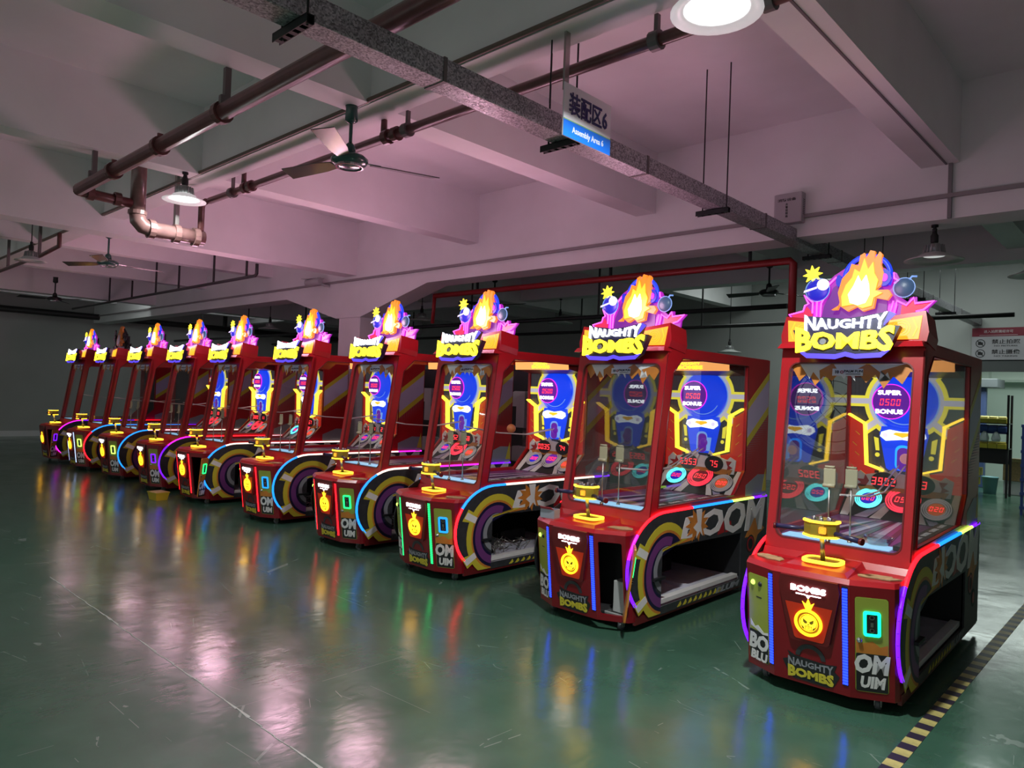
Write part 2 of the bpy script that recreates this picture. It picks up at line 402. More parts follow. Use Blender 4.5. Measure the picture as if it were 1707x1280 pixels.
# ---------------------------------------------------------------- duct and its hangers
def galv():
    m = mat('galvanised_duct', (.32, .32, .34), .42, .55); nt = m.node_tree; n = nt.nodes; L = nt.links; b = n['Principled BSDF']
    tc = n.new('ShaderNodeTexCoord'); v = n.new('ShaderNodeTexVoronoi'); v.inputs['Scale'].default_value = 120
    L.new(tc.outputs['Object'], v.inputs['Vector']); r = n.new('ShaderNodeMapRange'); r.inputs[3].default_value = .32; r.inputs[4].default_value = .55
    s = n.new('ShaderNodeSeparateColor'); L.new(v.outputs['Color'], s.inputs[0]); L.new(s.outputs[0], r.inputs[0]); L.new(r.outputs[0], b.inputs['Roughness'])
    r2 = n.new('ShaderNodeMapRange'); r2.inputs[3].default_value = .45; r2.inputs[4].default_value = 1.7
    L.new(s.outputs[1], r2.inputs[0]); h = n.new('ShaderNodeHueSaturation'); h.inputs['Color'].default_value = (.32, .32, .34, 1); L.new(r2.outputs[0], h.inputs['Value']); L.new(h.outputs[0], b.inputs['Base Color'])
    return m
M['galv'] = galv()
duct = thing('cable_duct', 'square galvanised duct hung below the ceiling from front left to back right', 'duct')
ys = [.4, 2.45, 4.4, 6.4, 8.4, 10.4, 12.4, 14.3, 15.95]
for a, b in zip(ys[:-1], ys[1:]):
    q = MB(); q.bevbox(-3.03, -2.88, a + .004, b - .004, 3.38, 3.505, .003); q.build('duct_section', M['galv'], duct)
    q = MB(); q.box(-3.034, -2.876, b - .012, b + .012, 3.376, 3.509); q.build('joint_collar', M['bracket'], duct)
for y in (1.62, 3.51, 5.55, 7.9, 9.75, 11.7, 13.6):
    q = MB()
    q.box(-3.12, -2.82, y - .02, y - .016, 3.335, 3.376); q.box(-3.12, -2.82, y + .016, y + .02, 3.335, 3.376); q.box(-3.12, -2.82, y - .02, y + .02, 3.372, 3.376)
    for k in range(5): q.box(-3.10 + k * .06, -3.07 + k * .06, y - .016, y + .016, 3.335, 3.34)
    br = q.build('hanger_bracket', M['blackmetal'], duct)
    top = 4.6 if not (3.1 < y < 3.4) else 3.9
    for x in (-3.065, -2.845):
        MB().tube([(x, y, 3.33), (x, y, 4.6)], .006, 6).build('hanger_rod', M['blackmetal'], br)

# ---------------------------------------------------------------- hanging sign
sg = thing('hanging_sign', 'white and blue sign board hung from the beam reading Assembly Area 6', 'sign')
FS = FR((-2.69, 3.205, 3.275), (0, 1, 0), (0, 0, 1))
MB().rect(0, .465, 0, .315, FS, -.008, 0).build('board', mat('sign_white', (.85, .83, .88), .35), sg)
q = MB().rect(0, .465, 0, .098, FS, .0005, .002); blue = q.build('blue_band', mat('sign_blue', (.01, .16, .75), .35), sg)
MB().text('Assembly Area 6', FS, .050, .002, .004, .235, .048, .012, sx=.86).build('lettering', mat('sign_letter_white', (.8, .8, .85), .4), blue)
MB().rect(0, .465, .098, .104, FS, .0005, .002).build('green_line', mat('sign_green', (.25, .5, .2), .4), sg)
MB().text('装配区6', FS, .135, .001, .004, .235, .205, .018, sx=.78).build('lettering', mat('sign_letter_blue', (.01, .012, .13), .4), sg, label='dark blue Chinese lettering')
q = MB(); q.box(-2.715, -2.70, 3.215, 3.255, 3.55, 3.9); q.build('hanger_bar', M['steel'], sg)
q = MB(); q.tube([(-2.84, 3.25, 3.9), (-2.84, 3.25, 3.51)], .005, 6); q.build('hanger_rod', M['blackmetal'], sg)

# ---------------------------------------------------------------- sprinkler pipes
def clamp(q, x, y, z, r, axis):
    F = FR((x, y, z), (0, 1, 0), (0, 0, 1)) if axis == 'x' else FR((x, y, z), (1, 0, 0), (0, 0, 1))
    q.ring(0, 0, r, r + .018, F, -.03, .03, 14)
p1 = thing('fire_pipe', 'thick dark red pipe at the upper left, ending in a fat pale elbow', 'pipe')
MB().tube([(-7.98, 2.15, 3.60), (5, 2.15, 3.60)], .057, 12).build('pipe_run', M['pipe'], p1)
for x in (-7.0, -5.95, -4.86, -1.9):
    q = MB(); clamp(q, x, 2.15, 3.60, .057, 'x'); q.box(x - .01, x + .01, 2.13, 2.17, 3.655, 3.70); cl = q.build('pipe_clamp', M['pipe'], p1)
for x, t in ((-7.58, 3.9), (-4.82, 3.9), (-1.66, 3.9)):
    q = MB(); q.box(x - .008, x + .03, 2.11, 2.19, 3.64, 3.70); q.box(x - .02, x + .02, 2.14, 2.18, 3.70, t); q.build('hanger_strut', M['bracket'], p1)
MB().tube([(-7.98, 2.15, 3.60), (-8.04, 2.16, 3.60), (-8.06, 2.2, 3.60), (-8.06, 2.66, 3.585)], .05, 12).build('elbow_run', M['pipe'], p1)
for yy in (2.27, 2.52):
    q = MB(); clamp(q, -8.06, yy, 3.60, .05, 'y'); q.build('pipe_clamp', M['pipe'], p1)
M['pipe_cream'] = mat('greyish_pink_pipe', (.20, .105, .10), .28, var=.2, vscale=12, coat=.3)
dp = p1
MB().tube([(-8.06, 2.72, 4.6), (-8.06, 2.72, 3.48)], .075, 14).build('riser', M['pipe_cream'], dp)
MB().tube([(-8.06, 2.72, 3.50), (-8.06, 2.73, 3.42), (-8.06, 2.78, 3.37), (-8.06, 2.86, 3.355), (-8.06, 3.42, 3.355)], .082, 14).build('bottom_run', M['pipe_cream'], dp)
for yy in (2.86, 3.33, 3.12):
    q = MB(); clamp(q, -8.06, yy, 3.355, .084, 'y'); q.build('pipe_collar', M['pipe_cream'], dp)
q = MB(); q.ring(0, 0, .075, .092, FR((-8.06, 2.72, 3.50), (1, 0, 0), (0, 1, 0)), -.02, .02, 16); q.build('pipe_collar', M['pipe_cream'], dp)
MB().tube([(-8.06, 3.385, 3.40), (-8.06, 3.385, 3.70), (-8.03, 3.385, 3.74), (-7.95, 3.385, 3.75)], .035, 10).build('branch_riser', M['pipe'], dp)
q = MB(); q.box(-8.10, -8.04, 3.10, 3.14, 3.44, 4.6); q.build('hanger_strut', M['steel'], dp)
p2 = thing('fire_pipe', 'second dark red pipe running behind the fan and above the hanging sign', 'pipe')
MB().tube([(-7.89, 3.40, 3.75), (5, 3.40, 3.75)], .036, 10).build('pipe_run', M['pipe'], p2)
for x in (-7.35, -4.42, -2.2, -1.55):
    q = MB(); q.box(x - .012, x + .012, 3.39, 3.42, 3.78, 3.9 if x != -7.35 else 4.6); clamp(q, x, 3.40, 3.75, .037, 'x'); q.build('hanger_strut', M['bracket'], p2)
for x in (-7.1, -4.72):
    q = MB(); q.tube([(x, 3.40, 3.75), (x, 3.40, 3.96)], [.028, .024], 8); q.tube([(x, 3.40, 3.96), (x, 3.40, 4.02)], .012, 6); clamp(q, x + .05, 3.40, 3.75, .040, 'x'); clamp(q, x + .16, 3.40, 3.75, .038, 'x'); q.build('sprinkler_riser', M['pipe'], p2)
p3 = thing('fire_pipe', 'thin dark pipe above the far left ceiling fan', 'pipe')
MB().tube([(-23.7, 3.02, 3.62), (-13.0, 3.02, 3.62), (-12.05, 3.02, 3.66), (-12.05, 3.02, 3.85)], .03, 8).build('pipe_run', M['pipe'], p3)
for x in (-13.1, -15.1, -18): MB().box(x - .02, x + .02, 3.0, 3.04, 3.64, 4.6).build('hanger_strut', M['bracket'], p3)
p4 = thing('fire_pipe', 'thin black sprinkler pipe on hangers in the dark left background', 'pipe')
MB().tube([(-22, 5.9, 3.60), (-11.65, 5.85, 3.60), (-11.6, 5.85, 3.63), (-11.6, 5.85, 3.80)], .028, 8).build('pipe_run', M['pipe_black'], p4)
for x in (-12.0, -13.3, -14.9, -16.1, -17.5, -19.0): MB().box(x - .016, x + .016, 5.85, 5.88, 3.62, 4.6).build('hanger_strut', M['pipe_black'], p4)
p5 = thing('main_pipe', 'thick black pipe along the top of the far left wall', 'pipe')
MB().tube([(-23.9, 1, 3.58), (-23.9, 15.9, 3.58)], .09, 10).build('pipe_run', M['pipe_black'], p5)
for y in (4.0, 7.4, 11): MB().box(-23.95, -23.85, y - .05, y + .05, 3.6, 4.6).build('hanger_strut', M['pipe_black'], p5)
p6 = thing('red_pipe', 'bright red pipe below the deep beam with an upright at its right end', 'pipe')
MB().tube([(-9.0, 7.62, 3.30), (-3.14, 7.62, 3.29), (-3.11, 7.62, 3.26), (-3.11, 7.62, 2.5)], .042, 10).build('pipe_run', M['pipe_red'], p6)
MB().tube([(-9.0, 7.62, 3.33), (-9.03, 7.62, 2.85)], .03, 8).build('end_drop', M['pipe_red'], p6)
for x in (-8, -5.5, -3.6): MB().box(x - .012, x + .012, 7.6, 7.64, 3.33, 4.6).build('hanger_rod', M['blackmetal'], p6)
for i, (y, z) in enumerate(((9.4, 3.05), (12.8, 3.2))):
    t = thing('background_pipe', ('nearer' if i == 0 else 'farther') + ' black pipe running level through the dark hall behind the row', 'pipe')
    MB().tube([(-24, y, z), (-3.9 + i * 2, y, z)], .035, 8).build('pipe_run', M['pipe_black'], t)
    for x in range(-22, -4, 3): MB().box(x - .014, x + .014, y - .01, y + .01, z, 4.6).build('hanger_rod', M['pipe_black'], t)

# ---------------------------------------------------------------- lamps
M['shade'] = mat('pale_enamel_shade', (.62, .64, .62), .3)
M['fin'] = mat('lamp_housing', (.34, .35, .35), .35, .4)
def shade_glass():
    m = mat('shade_translucent', (.70, .72, .70), .35, emit=(.9, 1, .95), es=.10); return m
M['shade_lit'] = mat('lit_enamel_shade', (.75, .76, .75), .35, emit=(.95, .90, .93), es=.42)
def lamp(x, y, z, r, top, label, lit, group='round high bay lamps'):
    t = thing('high_bay_lamp', label, 'lamp', (x, y, z), 0, group)
    F = FR((0, 0, 0), (1, 0, 0), (0, 1, 0))
    q = MB(); q.lathe([(.085, .062), (.11, .052), (r * .6, .030), (r, .0), (r, -.006), (r * .6, .018), (.10, .040), (.06, .05)], F, 28); q.build('shade', M['shade_lit'] if lit > 1 else M['shade'], t)
    q = MB(); q.lathe([(.0001, .035), (.085, .035), (.085, .045), (.0001, .045)], F, 20)
    q.build('lens', glow('lamp_glow', (.95, 1, .97), lit), t)
    q = MB(); q.lathe([(.0001, .062), (.075, .062), (.07, .13), (.04, .15), (.0001, .15)], F, 18)
    for k in range(16):
        a = k * PI / 8; q.hexa([Vector((math.cos(a + d) * rr, math.sin(a + d) * rr, zz)) for zz in (.062, .135) for rr, d in ((.07, -.03), (.095 - (.012 if zz > .1 else 0), -.03), (.095 - (.012 if zz > .1 else 0), .03), (.07, .03))])
    q.build('heat_sink', M['fin'], t)
    q = MB(); q.lathe([(.0001, .15), (.028, .15), (.033, .17), (.033, .22), (.022, .24), (.018, .26), (.0001, .26)], F, 12); q.tube([(0, 0, .25), (0, 0, .285)], .02, 8); q.build('socket', M['rubber'], t)
    q = MB(); q.tube([(0, 0, .27), (0, 0, top - z)], .008 if top - z > .4 else .016, 6); q.lathe([(.03, top - z - .02), (.03, top - z)], F, 10); q.build('hanging_stem', M['blackmetal'], t)
    if lit > 4:
        l = bpy.data.lights.new('lamp_light', 'AREA'); l.shape = 'DISK'; l.size = .16; l.energy = lit * 3.5; l.color = (.93, 1, .97)
        o = bpy.data.objects.new('lamp_light', l); o.location = (0, 0, .033); o.parent = t; COL.objects.link(o)
    return t
lamp(-1.62, 3.0, 3.55, .21, 3.9, 'glowing white lamp at the top edge of the picture', 34, None)
lamp(-7.55, 2.99, 3.61, .21, 3.9, 'small lit lamp hanging beside the fat elbow pipe', 9, None)
lamp(-12.6, 2.80, 3.46, .21, 4.6, 'unlit lamp at the far left beside the small fan', .3, None)
lamp(-1.70, 7.30, 3.10, .24, 3.42, 'mottled lamp above the right side of the nearest machine', .5, None)
lamp(-1.15, 8.9, 3.15, .24, 4.6, 'lamp cut off by the right edge of the picture', .3, None)
lamp(-11.0, 9.0, 3.12, .26, 4.6, 'lamp between the haunched beam and the seventh machine sign', 1.0, None)
lamp(-15.7, 8.3, 3.05, .26, 4.6, 'lamp left of the white column in the background', .8, None)
lamp(-7.3, 14.6, 2.83, .26, 4.6, 'dark lamp in front of the pale back wall', .1, None)
lamp(-9.5, 11.45, 3.25, .26, 3.75, 'far lamp in the hall behind the eighth machine sign', .6, None)

lamp(-1.62, -3.2, 3.55, .21, 4.6, 'added lit lamp, out of view overhead behind the camera on the right', 11, None)  # three unseen lamps added to light the machine fronts and floor
lamp(-7.55, -3.2, 3.55, .21, 4.6, 'added lit lamp, out of view overhead behind the camera in the middle', 11, None)
lamp(-13.5, -3.2, 3.55, .21, 4.6, 'added lit lamp, out of view overhead behind the camera on the left', 11, None)
# ---------------------------------------------------------------- ceiling fans
M['fan_green'] = mat('dark_green_enamel', (.03, .09, .08), .25, coat=.5)
M['fan_blade'] = mat('grey_brown_blade', (.11, .09, .09), .25, .35, coat=.4)
def fan(x, y, z, top, a0, L_, label, dark=False):
    t = thing('ceiling_fan', label, 'ceiling fan', (x, y, z), 0)
    F = FR((0, 0, 0), (1, 0, 0), (0, 1, 0)); g = M['blackmetal'] if dark else M['fan_green']
    q = MB(); q.lathe([(.0001, -.045), (.07, -.042), (.125, -.02), (.14, 0), (.14, .02), (.11, .045), (.04, .06), (.03, .10), (.0001, .10)], F, 24); q.build('motor_housing', g, t)
    q = MB(); q.ring(0, 0, .095, .105, F, -.045, -.028, 24); q.build('trim_ring', M['chrome'], t)
    q = MB(); q.tube([(0, 0, .06), (0, 0, .12), (0, 0, .15)], [.045, .04, .014], 12); q.tube([(0, 0, .1), (0, 0, top - z)], .014, 8); q.tube([(0, 0, top - z - .13), (0, 0, top - z - .11), (0, 0, top - z - .02), (0, 0, top - z)], [.02, .05, .045, .05], 12); q.build('down_rod', g, t)
    for k in range(3):
        a = a0 + k * 2 * PI / 3; c, s_ = math.cos(a), math.sin(a); U = Vector((c, s_, 0)); V = Vector((-s_, c, .22)).normalized()
        Fb = FR((0, 0, .0), U, V)
        q = MB(); q.plate([(.17, -.05), (.30, -.07), (L_, -.085), (L_ - .03, .07), (.30, .06), (.17, .04)], Fb, -.003, .004); bl = q.build('blade', M['fan_blade'] if not dark else M['blackmetal'], t)
        q = MB(); q.plate([(.09, -.025), (.24, -.03), (.24, .03), (.09, .025)], Fb, .004, .011); q.build('blade_arm', M['chrome'] if not dark else M['blackmetal'], bl)
    return t
fan(-4.70, 3.08, 3.475, 3.9, math.radians(-48), .71, 'dark green ceiling fan with three grey blades hanging left of the galvanised duct')
fan(-11.4, 3.48, 3.41, 3.9, math.radians(-28), .74, 'small pale ceiling fan at the far left below the deep beam')
fan(-17.9, 4.45, 3.42, 3.9, math.radians(28), .68, 'dark ceiling fan at the left edge of the picture', True)
fan(-9.3, 9.3, 3.36, 3.9, math.radians(10), .68, 'dark ceiling fan behind the sign of the eighth machine', True)
fan(-4.6, 10.4, 3.4, 3.9, math.radians(60), .68, 'dark ceiling fan behind the nearest machine sign', True)

# ---------------------------------------------------------------- box, camera on the beam
eb = thing('control_box', 'pale metal control box with dark characters on the beam face', 'electrical box', (-2.94, 7.12, 3.55))
q = MB(); q.bevbox(-.14, .14, -.10, -.005, 0, .30, .006); q.build('enclosure', mat('pale_steel_box', (.42, .40, .42), .4), eb)
Fe = FR((0, -.10, 0), (1, 0, 0), (0, 0, 1)); q = MB().text('消防设备', Fe, .03, .0005, .002, -.01, .235, .01, sx=1.5)
for k, ch in enumerate('火警控制箱'): q.text(ch, Fe, .024, .0005, .002, -.01, .19 - k * .030, .01)
q.build('lettering', M['black'], eb)
q = MB()
for k in range(9): q.box(.1405, .142, -.07, -.03, .08 + k * .018, .086 + k * .018)
q.build('vent_slots', M['black'], eb)
cc = thing('security_camera', 'small white bullet camera on the beam beside the column', 'security camera', (-11.35, 7.12, 3.62))
q = MB(); q.tube([(-.38, -.24, 0), (-.05, -.16, .03)], [.06, .065], 12); q.build('body', M['plastic_w'], cc)
q = MB(); q.hexa([Vector((x, y, z)) for z in (.065, .08) for x, y in ((-.42, -.33), (-.02, -.24), (-.02, -.10), (-.38, -.17))]); q.build('sun_shield', M['plastic_w'], cc)
MB().tube([(-.385, -.241, 0), (-.39, -.242, 0)], .045, 12).build('lens', M['black'], cc)
MB().tube([(-.1, -.16, 0), (-.02, -.08, -.05), (.02, -.005, -.05)], .022, 8).build('mounting_arm', M['plastic_w'], cc)

# ---------------------------------------------------------------- back room
ns = thing('prohibition_sign', 'white sign with a red band hung above the doorway at the right', 'sign', (-3.02, 15.9, 2.72))
Fn = FR((0, 0, 0), (1, 0, 0), (0, 0, 1))
MB().rect(0, .84, 0, .60, Fn, -.02, 0).build('board', mat('notice_white', (.48, .47, .50), .4), ns)
rb = MB().rect(0, .84, .44, .60, Fn, .001, .003).build('red_band', mat('notice_red', (.22, .01, .03), .4), ns)
MB().text('进入拍照需经许可', Fn, .055, .004, .006, .42, .53, .01).rect(.12, .72, .458, .466, Fn, .004, .006).build('lettering', mat('notice_pale', (.6, .5, .52), .5), rb)
q = MB().text('禁止拍照', Fn, .085, .001, .004, .54, .34, .012, sx=1.25).text('NO PICTURES', Fn, .025, .001, .004, .54, .26, .01, sx=1.7).text('禁止摄像', Fn, .085, .001, .004, .54, .15, .012, sx=1.25).text('NO TAKING', Fn, .025, .001, .004, .54, .07, .01, sx=1.9)
q.build('lettering', M['black'], ns, label='black Chinese and small Latin lettering')
for v in (.31, .12):
    q = MB().ring(.14, v, .065, .078, Fn, .001, .004, 20); q.plate([(.09, v + .04), (.10, v + .05), (.19, v - .04), (.18, v - .05)], Fn, .001, .004); q.plate([(.10, v - .03), (.18, v - .03), (.18, v + .02), (.155, v + .02), (.145, v + .035), (.12, v + .035), (.115, v + .02), (.10, v + .02)], Fn, .001, .003); q.build('pictogram', M['black'], ns)
M['bin_y'] = mat('yellow_bin', (.42, .34, .03), .5); M['bin_b'] = mat('blue_bin', (.02, .05, .22), .5)
rk = thing('bin_rack', 'rack of yellow and blue parts bins beyond the doorway', 'storage rack', (-3.35, 17.6, 0))
q = MB()
for x in (-.6, .68):
    for y in (0, .4): q.box(x - .02, x + .02, y - .02, y + .02, 0, 2.1)
for z in (1.0, 1.52): q.box(-.62, .70, -.02, .42, z - .02, z)
q.build('frame', M['blackmetal'], rk)
MB().box(-.62, .70, .43, .44, .66, .98).build('back_panel', M['blackmetal'], rk)  # dark sheet added to darken the area below the bins
by = MB(); by.hexa([(0, -.06, 0), (.15, -.06, 0), (.15, .1, 0), (0, .1, 0), (-.0, -.10, .09), (.15, -.10, .09), (.15, .1, .14), (0, .1, .14)]); by.box(.01, .14, -.07, .08, .09, .12)
for z, mm in ((1.52, M['bin_y']), (1.34, M['bin_b']), (1.0, M['bin_y'])):
    me = by.mesh('parts_bin', mm)
    for k in range(8): link('parts_bin', me, rk, (-.60 + k * .16, -.03, z))
MB().box(-.62, .70, -.02, .0, 1.30, 1.34).build('front_rail', M['bin_b'], rk)
bag = MB(); bag.lathe([(.0001, 0), (.07, .0), (.085, .06), (.06, .15), (.02, .20), (.0001, .20)], FR((0, 0, 0), (1, 0, 0), (0, 1, 0)), 10); bme = bag.mesh('plastic_bag', mat('clear_plastic_bag', (.45, .5, .52), .3))
for k in range(6):
    link('plastic_bag', bme, None, (-3.35 - .5 + k * .2, 17.48, 1.145), label='clear plastic parts bag on the bin rack, ' + ('leftmost', 'second from the left', 'third from the left', 'third from the right', 'second from the right', 'rightmost')[k] + ' on the middle shelf', category='bag', group='bags on the bin rack')
cab = thing('wall_cabinet', 'large pale green white cabinet with flat doors high in the back room', 'cabinet', (-3.0, 21.2, 0))
MB().bevbox(-1.6, 3.2, .1, .75, 2.5, 3.45, .01).build('carcass', mat('mint_cabinet', (.58, .66, .60), .5), cab)
for k in range(5): MB().bevbox(-1.56 + k * .95, -.65 + k * .95, .07, .1, 2.54, 3.41, .008).build('door', mat('mint_door', (.62, .70, .64), .5), cab)
pk = thing('framed_notice', 'framed white notice with dark writing on the back room cabinet', 'picture', (-2.52, 21.1, 2.55))
MB().rect(0, .9, 0, .55, Fn, .0, .03).build('frame', mat('grey_frame', (.2, .22, .22), .5), pk)
q = MB().rect(.04, .86, .04, .51, Fn, .03, .034); q.build('sheet', mat('notice_sheet', (.6, .66, .62), .5), pk)
q = MB().text('药', Fn, .30, .034, .038, .5, .27, .01);
for k in range(6): q.rect(.08, .2, .10 + k * .06, .115 + k * .06, Fn, .034, .036)
q.build('lettering', M['black'], pk)
hd = thing('extractor_hood', 'dark grey hood with a blue upright in the back room', 'hood', (-4.2, 19.6, 0))
q = MB(); q.bevbox(-1.0, 1.05, -.3, .6, 2.30, 2.50, .01); q.build('canopy', mat('hood_grey', (.10, .11, .12), .4), hd)
MB().bevbox(.62, .80, -.1, .1, 0, 2.3, .01).build('post', mat('blue_post', (.05, .08, .2), .5), hd)
bx = thing('cardboard_box', 'open brown cardboard box beside the bin rack', 'box', (-2.86, 18.4, .30))
MB().bevbox(0, .62, 0, .5, 0, .40, .004).build('carton', M['card'], bx)
q = MB(); q.hexa([(0, 0, .40), (.62, 0, .40), (.62, .005, .40), (0, .005, .40), (-.03, -.12, .48), (.65, -.12, .48), (.65, -.115, .485), (-.03, -.115, .485)]); q.build('flap', M['card'], bx)
pl = thing('crate', 'pale crate under the brown cardboard box', 'crate', (-2.85, 18.42, 0)); MB().bevbox(0, .6, 0, .45, 0, .298, .01).build('shell', M['plastic_w'], pl)
bk = thing('bucket', 'light blue plastic bucket on the floor of the back room', 'bucket', (-3.06, 18.25, 0))
MB().lathe([(.0001, .0), (.115, .0), (.15, .34), (.158, .34), (.158, .36), (.145, .36), (.11, .02), (.0001, .02)], FR((0, 0, 0), (1, 0, 0), (0, 1, 0)), 20).build('pail', mat('light_blue_plastic', (.16, .34, .38), .5), bk)
MB().tube([(-.155, 0, .33), (-.12, -.06, .26), (0, -.12, .22), (.12, -.06, .26), (.155, 0, .33)], .005, 5).build('handle', M['steel'], bk)
for k, (x, z) in enumerate(((-3.75, 0), (-3.7, .20), (-3.66, .40))):
    t = thing('parts_tray', ['lowest yellow tray on the floor left of the bucket', 'yellow tray stacked above the lowest one', 'top yellow tray under the bin rack'][k], 'tray', (x, 17.75, z), 0)
    q = MB(); q.box(0, .5, 0, .3, 0, .03); q.box(0, .5, 0, .02, .03, .16); q.box(0, .02, .02, .3, .03, .16); q.box(.48, .5, .02, .3, .03, .16); q.box(.02, .48, .28, .3, .03, .16); q.build('shell', M['bin_y'], t)
    q = MB();
    for j in range(7): q.sphere((.06 + j * .06, .15, .12 + (j % 2) * .02), .04, n=8, m=5)
    q.build('contents', mat('brown_parts', (.15, .10, .08), .6), t, kind='stuff')
br2 = thing('blue_rack', 'stack of dark blue wire shelving at the right edge', 'rack', (-2.05, 15.0, 0))
q = MB()
for x in (0, .6):
    for y in (0, .4): q.box(x - .02, x + .02, y - .02, y + .02, 0, 1.55)
q.build('post_frame', M['bin_b'], br2)
for z in (.1, .34, .58, .82, 1.06, 1.3, 1.5): MB().box(-.03, .63, -.03, .43, z, z + .05).build('shelf', M['bin_b'], br2)

# ---------------------------------------------------------------- things behind the row
df = thing('drum_fan', 'big black round fan standing behind the gap left of the nearest machine', 'fan', (-2.95, 8.6, 1.75), 0)
Fd = FR((0, 0, 0), (1, 0, 0), (0, 0, 1)); q = MB(); q.ring(0, 0, .55, .62, Fd, -.15, .15, 40); q.build('drum', M['blackmetal'], df)
q = MB()
for r in (.15, .28, .41, .52): q.ring(0, 0, r, r + .008, Fd, .13, .14, 30)
for k in range(8): q.tube([(0, -.135, 0), (.58 * math.cos(k * PI / 4), -.135, .58 * math.sin(k * PI / 4))], .005, 5)
q.build('grille', M['blackmetal'], df)
for k in range(3):
    a = k * 2.094; MB().plate([(.05 * math.cos(a), .05 * math.sin(a)), (.5 * math.cos(a - .3), .5 * math.sin(a - .3)), (.5 * math.cos(a + .3), .5 * math.sin(a + .3))], Fd, -.02, .0).build('blade', M['blackmetal'], df)
q = MB(); q.tube([(-.64, 0, 0), (-.64, 0, -1.70)], .025, 8); q.tube([(.64, 0, 0), (.64, 0, -1.70)], .025, 8); q.box(-.7, .7, -.3, .3, -1.75, -1.70); q.build('stand', M['blackmetal'], df)
pf = thing('pedestal_fan', 'black pedestal fan with a wire cage seen through the sixth machine', 'fan', (-13.9, 7.9, 1.28), .6)
q = MB()
for r, w_ in ((.30, 0), (.28, .05), (.22, .08), (.12, .10)): q.tube([(r * math.cos(a * PI / 12), -w_, r * math.sin(a * PI / 12)) for a in range(24)], .006, 5, True)
for k in range(24):
    a = k * PI / 12; q.tube([(.30 * math.cos(a), 0, .30 * math.sin(a)), (.22 * math.cos(a), -.08, .22 * math.sin(a)), (.05 * math.cos(a), -.11, .05 * math.sin(a))], .003, 4)
q.build('cage', M['steel'], pf)
MB().tube([(0, .14, 0), (0, -.02, 0)], [.09, .10], 14).build('motor', M['blackmetal'], pf)
for k in range(3):
    a = k * 2.094; MB().plate([(.04 * math.cos(a), .04 * math.sin(a)), (.26 * math.cos(a - .4), .26 * math.sin(a - .4)), (.26 * math.cos(a + .4), .26 * math.sin(a + .4))], FR((0, -.04, 0), (1, 0, 0), (0, 0, 1)), 0, .006).build('blade', M['blackmetal'], pf)
q = MB(); q.tube([(0, .08, 0), (0, .08, -1.25)], .02, 8); q.lathe([(.0001, -1.24), (.22, -1.25), (.22, -1.28), (.0001, -1.28)], FR((0, .08, 0), (1, 0, 0), (0, 1, 0)), 20); q.build('stand', M['blackmetal'], pf)
yb = thing('yellow_bin', 'small yellow plastic bin on the floor in front of the fourth and fifth machines', 'bin', (-11.10, 4.08, 0), .1)
q = MB(); q.hexa([(0, 0, 0), (.22, 0, 0), (.22, .16, 0), (0, .16, 0), (-.02, -.02, .11), (.24, -.02, .11), (.24, .18, .11), (-.02, .18, .11)]); q.build('tub', mat('yellow_plastic', (.5, .36, .02), .45), yb)
MB().box(-.025, .245, -.025, .185, .105, .118).build('rim', M['bin_y'], yb)

for k, (x, z) in enumerate(((-7.05, 0), (-9.10, 0))):
    t = thing('machine_shell', ['black cabinet with a white curved hood seen through the third nearest machine', 'black cabinet with a white curved hood seen through the fourth nearest machine'][k], 'cabinet', (x, 7.62, 0))
    MB().bevbox(-.4, .5, .1, .6, 0, 2.1, .01).build('carcass', M['blackmetal'], t)
    q = MB(); F = FR((0, .02, 1.45), (1, 0, 0), (0, 0, 1)); q.plate([(-.16, .22), (-.12, .30), (-.02, .34), (.18, .34), (.18, -.18), (.02, -.18), (.02, .12), (-.14, .12)], F, -.08, .08); q.build('hood', M['plastic_w'], t)
    q = MB(); q.bevbox(-.05, .25, -.06, .09, .78, 1.0, .01); q.build('white_box', M['plastic_w'], t)
    q = MB(); q.tube([(.1, .05, 1.0), (.1, .05, 1.3)], .03, 8); q.build('stem', M['steel'], t)

# ================================================================ THE ARCADE MACHINES
CACHE = {}
KEEP = ('lettering', 'marks', 'print', 'pattern', 'dots', 'strip', 'skull', 'digits', 'wire', 'mechanism', 'mark', 'highlight', 'door', 'plate', 'cap', 'top', 'caster', 'fork', 'trim', 'burst', 'post', 'emblem', 'rim', 'bracket', 'button', 'console', 'ring', 'rays')
def islands(q):
    par = list(range(len(q.v)))
    def find(a):
        while par[a] != a: par[a] = par[par[a]]; a = par[a]
        return a
    for f in q.f:
        r = find(f[0])
        for v in f[1:]: par[find(v)] = r
    out = {}
    for k, f in enumerate(q.f): out.setdefault(find(f[0]), []).append(k)
    res = []
    for ks in out.values():
        m = MB(); mp = {}
        for k in ks:
            for v in q.f[k]:
                if v not in mp: mp[v] = len(m.v); m.v.append(q.v[v])
            m.f.append(tuple(mp[v] for v in q.f[k])); m.mi.append(q.mi[k]); m.sm.append(q.sm[k])
        res.append(m)
    return res
def P(parent, name, fn, mats, key=None, **kw):
    """one part (or several alike, one per separate piece): fn(mesh builder) runs once per key; alike machines share the mesh"""
    k = key or (name, fn.__name__, id(fn.__code__))
    if k not in CACHE:
        q = MB(); fn(q)
        L = [q] if any(w_ in name for w_ in KEEP) and name not in ('target_ring', 'white_rays', 'violet_rays', 'light_ring', 'topper_bracket', 'ring_ornament', 'lit_rim') else islands(q)
        if len(L) > 12: L = [q]
        CACHE[k] = [m.mesh(name, mats) for m in L]
    first = None
    for me in CACHE[k]:
        o = link(name, me, parent, **kw); first = first or o
        for i, m in enumerate(mats if isinstance(mats, (list, tuple)) else [mats]):
            if i < len(me.materials) and me.materials[i] != m:
                o.material_slots[i].link = 'OBJECT'; o.material_slots[i].material = m
    return first
SL = -.125                                   # forward lean of the console front
